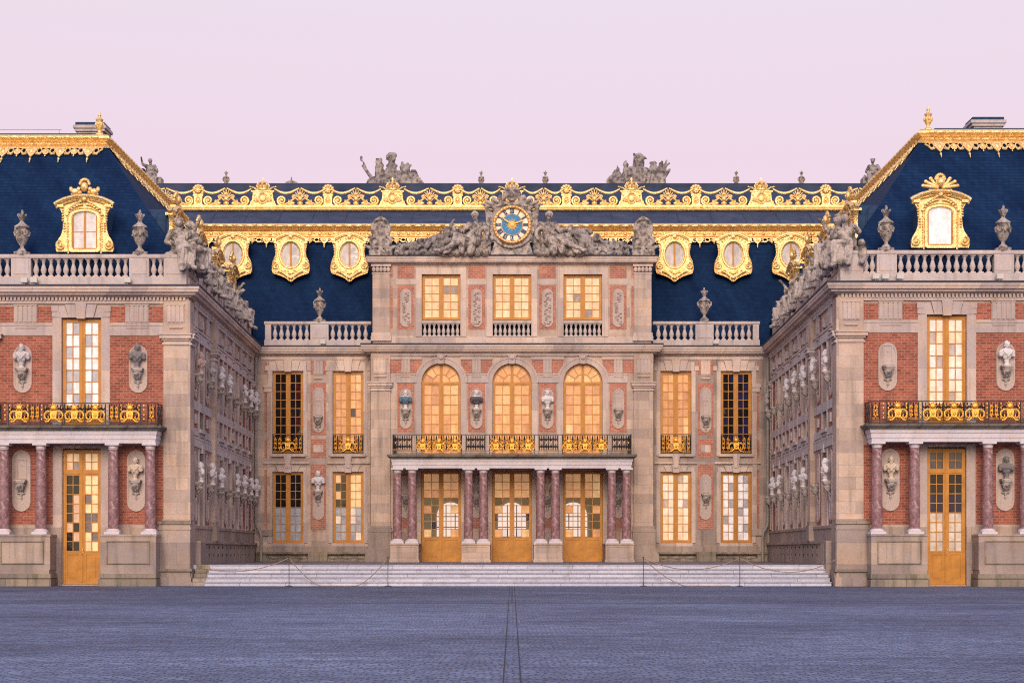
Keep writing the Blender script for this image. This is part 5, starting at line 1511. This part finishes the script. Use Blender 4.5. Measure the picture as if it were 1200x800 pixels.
# ------------------------------------------------------------------ clock and carved attic group
def clock():
    t = thing('clock', 'round gilt and blue enamel clock face crowning the attic', 'clock', (0,20.62,18.86))
    def disc(name, r, y, m, th=.05, n=48):
        d = MB(); d.prism([(r*math.cos(2*PI*i/n), r*math.sin(2*PI*i/n)) for i in range(n)], y, y+th); return d.build(name, M[m], t, smooth=30)
    disc('face', .90, .06, 'enamelwhite', .1); disc('centre_disc', .55, .035, 'enamelblue', .03)
    r = MB(); r.tube([(p[0],.03,p[1]) for p in oval(.95,.95,48)], .095, 9, True)
    for i in range(36): a = 2*PI*i/36; r.ell((.95*math.cos(a),-.06,.95*math.sin(a)), (.05,.035,.05), 6, 5)
    r.tube([(p[0],.05,p[1]) for p in oval(.565,.565,40)], .025, 6, True)
    r.build('rim', M['darkgold'], t, smooth=50)
    s = MB()
    for i in range(24):
        a = 2*PI*i/24; L = .42 if i % 2 == 0 else .27; w = .07
        s.prism([(.12*math.cos(a-w*3), .12*math.sin(a-w*3)), (.12*math.cos(a+w*3), .12*math.sin(a+w*3)), (L*math.cos(a), L*math.sin(a))], .0, .03)
    s.ell((0,-.01,0), (.14,.05,.14), 14, 8); s.build('sunburst', M['goldpaint'], t, smooth=40)
    R12 = ['XII','I','II','III','IIII','V','VI','VII','VIII','IX','X','XI']
    for k, tx in enumerate(R12):
        m = MB(); a = PI/2 - 2*PI*k/12
        h = .105; sw = .026
        W = {'I':.052,'V':.12,'X':.12}; tot = sum(W[c] for c in tx); x = -tot/2
        f = min(1.0, .30/tot)
        def st(x0,z0,x1,z1,w=sw):
            w *= 1.45
            dx, dz = x1-x0, z1-z0; L = math.hypot(dx,dz); nx, nz = -dz/L*w*.5, dx/L*w*.5
            Q = []
            for px, pz in ((x0+nx,z0+nz),(x0-nx,z0-nz),(x1-nx,z1-nz),(x1+nx,z1+nz)):
                px *= f; rr = .725+pz; Q.append((math.cos(a)*rr + math.sin(a)*px, math.sin(a)*rr - math.cos(a)*px))
            m.prism(Q, .045, .062)
        for c in tx:
            w = W[c]; cx = x+w/2; x += w
            if c == 'I': st(cx,-h,cx,h,.034)
            elif c == 'V': st(cx-.04,h,cx,-h,.036); st(cx+.04,h,cx,-h,.022)
            else: st(cx-.042,h,cx+.042,-h,.036); st(cx+.042,h,cx-.042,-h,.022)
        st(-tot/2-.01,h+.008,tot/2+.01,h+.008,.02); st(-tot/2-.01,-h-.008,tot/2+.01,-h-.008,.02)
        m.build('numeral', M['enamelnavy'], t, smooth=0)
    for i in range(60):
        pass
    for L, dx, dz, w in ((.56,-.80,.55,.045),(.70,1.1,.42,.035)):
        q = math.hypot(dx,dz); ux, uz = dx/q, dz/q; nx, nz = -uz*w, ux*w
        m = MB(); m.prism([(nx*.6,nz*.6),(-nx*.6,-nz*.6),(ux*L*.8-nx,uz*L*.8-nz),(ux*L,uz*L),(ux*L*.8+nx,uz*L*.8+nz)], -.045, -.025)
        m.build('hand', M['goldpaint'], t, smooth=0)
    # stone surround
    c = MB()
    c.shell(oval(1.22,1.24,48), oval(1.00,1.00,48), -.0, .5, 64)
    c.ell((0,.30,0), (1.25,.25,1.27), 26, 14)
    c.prism([(-1.15,-1.57),(1.15,-1.57),(.95,-1.0),(1.0,0),(-1.0,0),(-.95,-1.0)], .12, .6)
    for d in (-1,1):
        c.prism([(d*.9,.5),(d*1.50,1.22),(d*1.42,.62),(d*1.36,.0),(d*1.2,-.35)], .15, .42)          # banners
        c.cap((d*.8,.2,.9),(d*1.62,.25,1.15),.12,.05); c.cap((d*.7,.2,1.0),(d*1.35,.2,1.28),.16,.09); c.cap((d*.62,.1,1.15),(d*1.0,.1,1.42),.15,.10)
        c.cap((d*1.1,.1,-.7),(d*1.5,.1,-1.3),.16,.12); c.ell((d*.62,.0,1.45),(.13,.12,.16)); c.ell((d*.5,.05,1.22),(.2,.14,.16))
        for k in range(5): c.ell((d*(.48-.05*k), .05, 1.34+.13*k), (.15,.15,.12))
        c.cap((d*.3,.0,1.15),(d*.75,.0,1.0),.10,.08)
    c.ell((0,.0,1.55),(.27,.24,.34),12,9); c.ell((0,.05,1.85),(.36,.25,.20)); c.ell((0,-.22,1.50),(.06,.07,.09)); c.ell((0,-.16,1.68),(.2,.07,.05)); c.ell((0,-.14,1.32),(.12,.08,.08)); c.cap((-.2,.05,1.1),(.2,.05,1.1),.12,.12)
    carve('clock_surround', 'carved stone cartouche with a crowned mask and banners framing the clock', 'sculpture', c, (0,20.72,18.86), .026, .014, 3, 'statue', fr=7)

def recline(mb, d, s=1.85):
    """figure leaning towards the clock (towards -d), legs stretched to d"""
    C = lambda a, b, r0, r1: mb.cap((d*a[0]*s,a[1]*s,a[2]*s), (d*b[0]*s,b[1]*s,b[2]*s), r0*s, r1*s, 9)
    E = lambda c, q: mb.ell((d*c[0]*s,c[1]*s,c[2]*s), [k*s for k in q], 12, 8)
    E((0,0,.42), (.20,.18,.16)); C((0,0,.42), (-.06,.02,.76), .165, .18); E((-.06,.0,.80), (.22,.145,.17))
    for k in (-1,1): E((-.06+k*.2,.0,.90), (.09,.09,.08))
    C((-.05,0,.93), (-.03,-.03,1.06), .065, .06); E((-.02,-.04,1.15), (.09,.10,.115)); E((-.02,.0,1.19), (.115,.11,.10)); E((0,-.14,1.13), (.02,.03,.03)); E((-.02,-.11,1.07),(.05,.04,.05))
    C((.1,-.05,.42), (.52,-.22,.55), .12, .09); C((.52,-.22,.55), (.72,-.26,.08), .085, .05); C((.72,-.26,.08), (.85,-.36,.03), .05, .04)
    C((.05,-.1,.38), (.45,-.30,.34), .12, .09); C((.45,-.30,.34), (.95,-.28,.10), .085, .05); C((.95,-.28,.10), (1.1,-.36,.10), .05, .04)
    C((-.26,0,.88), (-.40,-.1,.62), .068, .055); C((-.40,-.1,.62), (-.36,-.3,.45), .055, .04); E((-.35,-.34,.43), (.05,.06,.05))
    C((.14,0,.88), (.34,-.05,.66), .068, .055); C((.34,-.05,.66), (.46,-.25,.72), .055, .04); E((.48,-.29,.73), (.05,.06,.05))
    E((.25,-.15,.42), (.35,.2,.10)); C((-.2,-.1,.9), (.2,-.16,.5), .05, .08); E((.1,.15,.4), (.5,.12,.3)); C((.3,-.2,.45), (.35,-.25,.1), .14, .10); C((.05,-.18,.45),(.1,-.25,.1),.13,.12)
    for k in range(7): E((-.3+.2*k, .05, .08), (.19,.26,.14))
    C((-.36,.08,.0),(-.36,.06,.8),.13,.11); E((.1,.16,.55),(.34,.12,.4)); E((.45,.1,.2),(.5,.2,.22)); C((.3,.1,.3),(.62,.1,.85),.12,.06)

def pile(mb, d, x0, x1, seed, hmax):
    """arms, lion skin and foliage heaped along the ledge"""
    r = random.Random(seed); n = int((x1-x0)/.17)
    for i in range(n):
        t = i/n; x = x0+(x1-x0)*t; h = hmax*(1-.62*t)+.1
        mb.ell((d*x, r.uniform(-.1,.2), .12), (.2,.28,.16), 8, 6); mb.ell((d*x, .12, h*.4), (.17,.16,h*.42), 8, 6)
        for k in range(3):
            z = r.uniform(.1,h); a = r.uniform(-1.2,1.2); L = r.uniform(.2,.45)
            mb.cap((d*x, r.uniform(-.2,.1), z*.5), (d*(x+L*math.sin(a)), r.uniform(-.25,.05), min(h+.15, z*.5+L*math.cos(a))), r.uniform(.06,.12), r.uniform(.03,.08), 6)
        if i % 2 == 0: mb.ell((d*x, r.uniform(-.25,0), h*r.uniform(.3,.8)), (r.uniform(.14,.26),.14,r.uniform(.14,.26)), 8, 6, Matrix.Rotation(r.uniform(-1,1),3,'Y'))
def cartouche(mb):
    mb.box(-.62,.62,-.25,.35,0,.28)
    mb.ell((0,0,1.42), (.47,.20,.55), 16, 10)
    mb.tube([(p[0]*1.0,-.12,p[1]) for p in oval(.46,.56,26,1.42)], .085, 7, True)
    mb.ell((0,-.12,1.98),(.16,.14,.12)); mb.ell((0,-.18,1.42),(.22,.08,.28))
    for d in (-1,1):
        mb.ell((d*.34,-.02,.62),(.26,.22,.34)); mb.tube(spiral(d*.34,.72,.26,1.3,R(90),-d,16,-.18),[.07-.03*i/15 for i in range(16)],6)
        mb.cap((d*.1,-.1,.95),(d*.62,-.05,1.0),.12,.07); mb.cap((d*.5,0,.4),(d*.74,0,.52),.13,.08)
    mb.cap((0,-.1,.2),(0,-.12,.95),.14,.09)
def pediment():
    z = 17.24; Y = 20.95
    for d in (-1,1):
        s = 'left' if d < 0 else 'right'
        m = MB(); recline(m, d); carve('reclining_statue', f'reclining stone figure leaning on the {s} side of the clock', 'statue', m, (d*2.02,Y-.1,z), .022, .018, 7+d, 'statue', 'reclining figures beside the clock', fr=7, stretch=.25)
        m = MB(); pile(m, d, -.6, 2.95, 40+d, 1.65)
        m.ell((d*.55,-.1,.75),(.42,.2,.45)); m.ell((d*.15,-.05,1.2),(.22,.22,.3)); m.cap((d*.1,0,1.3),(d*-.25,0,1.95),.13,.06) if d < 0 else m.ell((d*.5,0,1.25),(.5,.25,.22))
        for k in range(5): m.cap((d*.3,.05,.9),(d*(.0+.25*k),.05,1.55-.05*k*k),.07,.05)
        carve('trophy_pile', f'low heap of carved arms and foliage on the attic ledge, {s} of the clock', 'sculpture', m, (d*3.35,Y,z), .026, .022, 20+d, 'greystatue', 'trophy piles on the attic ledge', fr=7)
        m = MB(); cartouche(m); carve('carved_cartouche', f'oval stone cartouche on scrolls at the {s} end of the attic ledge', 'sculpture', m, (d*7.02,Y,z), .026, .012, 30+d, 'statue', 'end cartouches of the attic ledge', fr=6)

def far_roofline():
    g = thing('garden_building', 'long plain garden range hidden behind the gilded crest', 'building', (0,50,0))
    w = MB(); w.box(-34,34,-2,6,0,25.8); w.box(-34.2,34.2,-2.2,6.2,25.8,26.1); w.box(-34,34,-1.8,-1.2,26.1,26.42)
    w.build('wall', M['trim'], g, smooth=0)
    Y = 48.5; z = 26.42
    # left trophy: helmeted cuirass with towers, drums and banners
    m = MB(); C = m.cap; E = m.ell
    C((.05,0,.2),(.05,0,1.5),.55,.34); E((.08,-.02,2.0),(.27,.26,.30)); E((.05,0,2.28),(.34,.26,.22)); E((.25,0,2.30),(.17,.2,.16)); E((-.22,0,2.15),(.12,.16,.2)); E((.06,0,1.55),(.42,.3,.16))
    C((-.85,0,.3),(-.72,0,1.3),.34,.24); E((-.72,-.05,1.55),(.24,.22,.22)); m.box(-1.02,-.62,-.18,.18,1.66,2.06)
    for k in range(7): C((-.8-.05*k,.05*(k%2),.1),(-1.95+.13*k,.1*(k%3),1.58-.17*k),.11,.075)
    C((-1.2,0,.4),(-2.0,0,2.0),.05,.05); E((-2.02,0,2.06),(.08,.08,.2))
    C((.85,0,.2),(.95,0,1.15),.32,.26); E((.85,0,1.45),(.24,.2,.24)); E((1.15,0,1.60),(.13,.14,.2)); E((1.05,0,1.3),(.2,.2,.2)); C((.9,0,1.4),(.78,0,1.78),.13,.08); C((1.1,0,1.35),(1.38,0,1.62),.1,.06)
    for k in range(7): C((1.0,.05*(k%2),.25),(1.5+.14*k,.0,1.25-.18*k),.10,.085); E((1.6+.1*k,0,1.2-.17*k),(.17,.12,.10))
    E((-.45,.1,.55),(.6,.4,.75)); E((.55,.1,.55),(.62,.4,.72)); E((-1.1,.1,.35),(.6,.35,.5)); E((1.2,.1,.35),(.6,.35,.5)); E((0,-.2,.9),(.62,.3,.5)); C((-.72,.1,.3),(-.80,.1,1.45),.38,.30); C((.95,.1,.3),(1.0,.1,1.35),.36,.32)
    for k in range(6): C((-.5+.2*k,-.35,.2),(-.7+.28*k,-.3,1.1),.09,.07)
    m.box(-1.7,1.8,-.4,.4,0,.2)
    carve('stone_trophy', 'large stone trophy with tower and plumed helmet, left on the far roofline', 'sculpture', m, (-8.35,Y,z), .045, .03, 51, 'greystatue', 'stone trophies on the far roofline', fr=5)
    # right trophy
    m = MB(); C = m.cap; E = m.ell
    C((.0,0,.2),(.05,0,1.35),.60,.36); C((.05,0,1.4),(.1,0,2.1),.32,.30); E((.1,0,2.2),(.33,.28,.16)); C((-.15,0,2.2),(-.26,0,2.42),.1,.05); C((.3,0,2.25),(.62,0,2.05),.11,.05); E((.1,-.25,1.9),(.12,.12,.15)); E((-.35,0,1.35),(.35,.3,.18)); E((.55,0,1.25),(.3,.3,.2))
    C((-.75,0,.2),(-.80,0,1.35),.2,.19); E((-.8,0,1.65),(.2,.2,.2)); C((-.8,0,1.7),(-.8,0,1.92),.1,.05)
    C((-1.25,0,.2),(-1.3,0,1.05),.22,.16); E((-1.38,0,1.3),(.14,.13,.16)); C((-1.38,0,1.35),(-1.4,0,1.6),.07,.03)
    for k in range(6): C((-1.3,.05*(k%2),.15),(-2.05+.1*k,0,.42+.16*k),.13,.09)
    C((-1.9,0,.75),(-2.12,0,.48),.12,.05)
    E((1.12,-.05,1.1),(.33,.16,.72)); E((1.12,-.15,1.1),(.24,.1,.58)); E((1.1,0,1.75),(.27,.2,.13))
    for k in range(6): C((1.45,0,.15),(1.55+.13*k,.05*(k%2),1.75-.14*k+(.25 if k%2 else 0)),.14,.08)
    C((1.7,0,1.2),(2.02,0,1.95),.08,.05); C((1.75,0,1.4),(2.2,0,1.75),.07,.05); C((1.8,0,1.0),(2.05,0,1.1),.1,.06)
    E((-.6,.1,.6),(.6,.4,.75)); E((.6,.1,.6),(.65,.4,.78)); E((-1.3,.1,.35),(.6,.35,.55)); E((1.35,.1,.5),(.5,.35,.75)); C((.05,.1,1.2),(.1,.1,2.1),.42,.36); C((1.65,.1,.3),(1.8,.1,1.5),.3,.2); E((0,-.2,.9),(.75,.3,.55))
    for k in range(7): C((-.7+.22*k,-.35,.2),(-.9+.3*k,-.3,1.15),.09,.07)
    m.box(-1.8,1.9,-.4,.4,0,.2)
    carve('stone_trophy', 'large stone trophy with horned helmet and upright shield, right on the far roofline', 'sculpture', m, (8.65,Y,z), .045, .03, 57, 'greystatue', 'stone trophies on the far roofline', fr=5)
    wh = {-19.7:'leftmost small stone urn on the far roofline, near the left wing',-2.12:'small stone urn on the far roofline, just left above the clock',2.3:'small stone urn on the far roofline, just right above the clock',15.45:'small stone urn on the far roofline, right of the right trophy',19.95:'rightmost small stone urn on the far roofline, near the right wing'}
    for x, l in wh.items(): urn('stone_urn', l, (x,Y,z), .66, 'urns on the far roofline', 'greystatue')
    m = MB(); m.lathe([(.62,0),(.64,.08),(.55,.1),(.5,.3),(.36,.45),(.18,.52),(.06,.55),(.05,.66),(.02,.8)], n=16); o = m.build('roof_vent', M['greystatue'], None, (-15.2,Y,z), smooth=40); tag(o, 'low domed stone cap on the far roofline, left of the left trophy', 'roof vent')
    for x, v, l in ((-24.9,2,'seated stone figure on the far roofline beside the left chimney'),(24.9,4,'seated stone figure on the far roofline beside the right chimney')):
        m = MB(); m.box(-.8,.8,-.5,.5,0,.7); o = m.build('statue_pedestal', M['greystatue'], None, (x,Y,z), smooth=0); tag(o, f'plain stone block under the {"left" if x<0 else "right"} seated figure of the far roofline', 'pedestal', 'pedestals on the far roofline')
        statue(v, (x,Y,z+.72), .3 if x < 0 else -.3, l, 1.45, 'greystatue', 'seated figures on the far roofline')
    for x in (-26.0, 26.2):
        c = MB(); c.box(-.55,.55,-.5,.5,-.4,1.0); c.box(-.68,.68,-.6,.6,1.0,1.14); c.mi = 1; c.box(-.72,.72,-.64,.64,1.145,1.3)
        c.build('chimney', [M['statue'],M['leadblue']], g, (x,-1.3,26.42), smooth=0)

# ------------------------------------------------------------------ ground
def ground():
    def sheet(name, x0, x1, y0, y1, z, m):
        g = MB(); g.add([(x0,y0,z),(x1,y0,z),(x1,y1,z),(x0,y1,z)], [(0,1,2,3)]); o = g.build(name, M[m], smooth=0, fix=False); o['kind'] = 'structure'; return o
    sheet('ground', -600, 600, -600, 600, 0, 'cobble')
    s = MB()
    for a, b in ((-.103,-.088),(.088,.103)): s.add([(a,-74,.007),(b,-74,.007),(b,-.9,.007),(a,-.9,.007)], [(0,1,2,3)])
    s.add([(-.012,-25,.007),(.012,-25,.007),(.012,-.9,.007),(-.012,-.9,.007)], [(0,1,2,3)])
    o = s.build('drain_channel', M['joint'], smooth=0, fix=False); o['kind'] = 'structure'
    o = sheet('apron', -40, 40, -25.2, 23, .002, 'cobbledark'); o = sheet('drain_strip', -40, 40, -25.9, -25.2, .004, 'setts')
    t = MB(); t.box(-13.9,13.9,.58,21.95,-.2,.88); t.box(-7.7,7.7,21.95,26,-.2,.70); o = t.build('terrace', M['steps'], smooth=0); o['kind'] = 'structure'
    st = thing('marble_steps', 'five pale marble steps across the whole court between the wings', 'steps', (0,0,0))
    for i in range(5):
        m = MB(); x = 13.22; xl = 12.72
        h = .176; y0 = -.82+.34*i
        m.box(-xl, x, y0, .575, h*i+.001, h*(i+1)-.03); m.box(-xl-.0, x, y0-.055, .575, h*(i+1)-.0295, h*(i+1))
        m.build('step', M['steps'], st, smooth=0)
    m = MB()
    for i in range(5): m.box(-13.3+.0, -12.722, -.70+.30*i, .575, .176*i, .176*(i+1)-.01)
    m.build('step_end', M['moss'], st, smooth=0)
    P = {}
    for x, l in ((-9.2,'thin dark rope post before the steps, outermost on the left'),(-5.12,'thin dark rope post before the steps, left of the doors'),(5.42,'thin dark rope post before the steps, right of the doors'),(9.4,'thin dark rope post before the steps, outermost on the right')):
        m = MB(); m.lathe([(.14,0),(.14,.02),(.025,.035),(.014,.05),(.014,1.16),(.035,1.17),(.035,1.2),(.02,1.22)], n=10); o = m.build('rope_post', M['iron'], None, (x,-1.05,0), smooth=40); tag(o, l, 'post', 'rope posts before the steps'); P[x] = o
    def rope(a, b, sag, label, floor=.02, n=26):
        pts = []
        for i in range(n):
            t = i/(n-1); p = Vector(a).lerp(Vector(b), t); p.z = max(floor, p.z - sag*4*t*(1-t)); pts.append(p)
        m = MB(); m.tube(pts, .02, 6); o = m.build('rope', M['rope'], None, smooth=60); tag(o, label, 'rope', 'barrier ropes')
    y = -1.05
    rope((-9.2,y,1.17),(-12.75,-.9,.75),.32,'slack tan rope from the outermost left post to the left pier')
    rope((-9.2,y,1.17),(-5.12,y,1.17),1.35,'tan rope sagging to the ground between the two left posts')
    rope((5.42,y,1.17),(9.4,y,1.17),.48,'tan rope hanging in a shallow curve between the two right posts')
    rope((9.4,y,1.17),(13.3,-1.4,1.1),.55,'tan rope curving from the outermost right post to the right pier')
    rope((5.42,y+.02,1.16),(9.0,y-.1,.03),.62,'loose tan rope dropping from the post right of the doors to the ground')

# ------------------------------------------------------------------ light, sky, camera
def world():
    W = bpy.data.worlds.new('World'); SC.world = W; W.use_nodes = True; t = W.node_tree
    for n in list(t.nodes): t.nodes.remove(n)
    N = lambda ty, **k: (lambda x: ([setattr(x, a, b) for a, b in k.items()], x)[1])(t.nodes.new(ty))
    L = t.links.new
    out = N('ShaderNodeOutputWorld'); add = N('ShaderNodeAddShader')
    sky = N('ShaderNodeTexSky', sky_type='NISHITA', sun_disc=False, sun_elevation=R(SUN_EL), sun_rotation=R(SUN_ROT), altitude=100, air_density=1.0, dust_density=2.0, ozone_density=3.0)
    b1 = N('ShaderNodeBackground'); b1.inputs[1].default_value = SKY_S; L(sky.outputs[0], b1.inputs[0])
    tc = N('ShaderNodeTexCoord'); sp = N('ShaderNodeSeparateXYZ'); L(tc.outputs['Generated'], sp.inputs[0])
    def ramp(stops, src):
        r = N('ShaderNodeValToRGB'); e = r.color_ramp.elements
        while len(e) < len(stops): e.new(.5)
        for k, (p, c) in enumerate(stops): e[k].position = p; e[k].color = (*c,1)
        L(src, r.inputs[0]); return r.outputs[0]
    dusk = ramp(DUSK, sp.outputs[2]); dawn = ramp(DAWN, sp.outputs[2])
    # morning side (-y) to dusk side (+y)
    mr = N('ShaderNodeMapRange', interpolation_type='SMOOTHSTEP'); mr.inputs['From Min'].default_value = -.95; mr.inputs['From Max'].default_value = .75; L(sp.outputs[1], mr.inputs[0])
    mx = N('ShaderNodeMix', data_type='RGBA'); L(mr.outputs[0], mx.inputs[0]); L(dawn, mx.inputs[6]); L(dusk, mx.inputs[7])
    b2 = N('ShaderNodeBackground'); b2.inputs[1].default_value = GRAD_S; L(mx.outputs[2], b2.inputs[0])
    L(b1.outputs[0], add.inputs[0]); L(b2.outputs[0], add.inputs[1]); L(add.outputs[0], out.inputs[0])

SUN_EL, SUN_ROT, SKY_S, GRAD_S = 9, 184, .05, 1.0
DUSK = [(0,(.83,.585,.60)),(.10,(.82,.52,.565)),(.20,(.80,.55,.60)),(.29,(.79,.618,.65)),(.6,(.60,.56,.74)),(1,(.54,.54,.82))]
DAWN = [(0,(.98,.66,.50)),(.12,(.92,.66,.56)),(.35,(.78,.66,.68)),(.65,(.58,.54,.74)),(1,(.52,.52,.80))]
SUN_E, SUN_A, SUN_C = 2.7, 32, (1.0,.79,.61)
EXPO = 0.0

def camera():
    s = bpy.data.lights.new('sun', 'SUN'); s.energy = SUN_E; s.angle = R(SUN_A); s.color = SUN_C
    o = bpy.data.objects.new('sun', s); COL.objects.link(o)
    el, az = R(SUN_EL+18), R(SUN_ROT)
    d = Vector((math.sin(az)*math.cos(el), math.cos(az)*math.cos(el), math.sin(el)))   # towards the sun
    o.rotation_euler = (-d).to_track_quat('-Z','Y').to_euler(); o.location = d*60
    c = bpy.data.cameras.new('camera'); c.lens = 63; c.sensor_width = 36; c.shift_y = .205; c.clip_end = 3000; c.clip_start = .5
    k = bpy.data.objects.new('camera', c); COL.objects.link(k); k.location = (0,-75,1.4286); k.rotation_euler = (R(90),0,0); SC.camera = k
    v = SC.view_settings; v.view_transform = 'Standard'; v.look = 'None'; v.gamma = 1; v.exposure = EXPO; v.use_curve_mapping = False
    SC.cycles.use_denoising = False; SC.cycles.denoiser = 'OPENIMAGEDENOISE'; SC.cycles.denoising_prefilter = 'ACCURATE'; SC.cycles.filter_width = 1.15
    SC.cycles.max_bounces = 6; SC.cycles.diffuse_bounces = 3; SC.cycles.glossy_bounces = 3; SC.cycles.transparent_max_bounces = 8
    SC.cycles.caustics_reflective = False; SC.cycles.caustics_refractive = False

world(); ground()
wing(-1); wing(1)
central(); portico_mid(); clock(); pediment(); far_roofline()
camera()
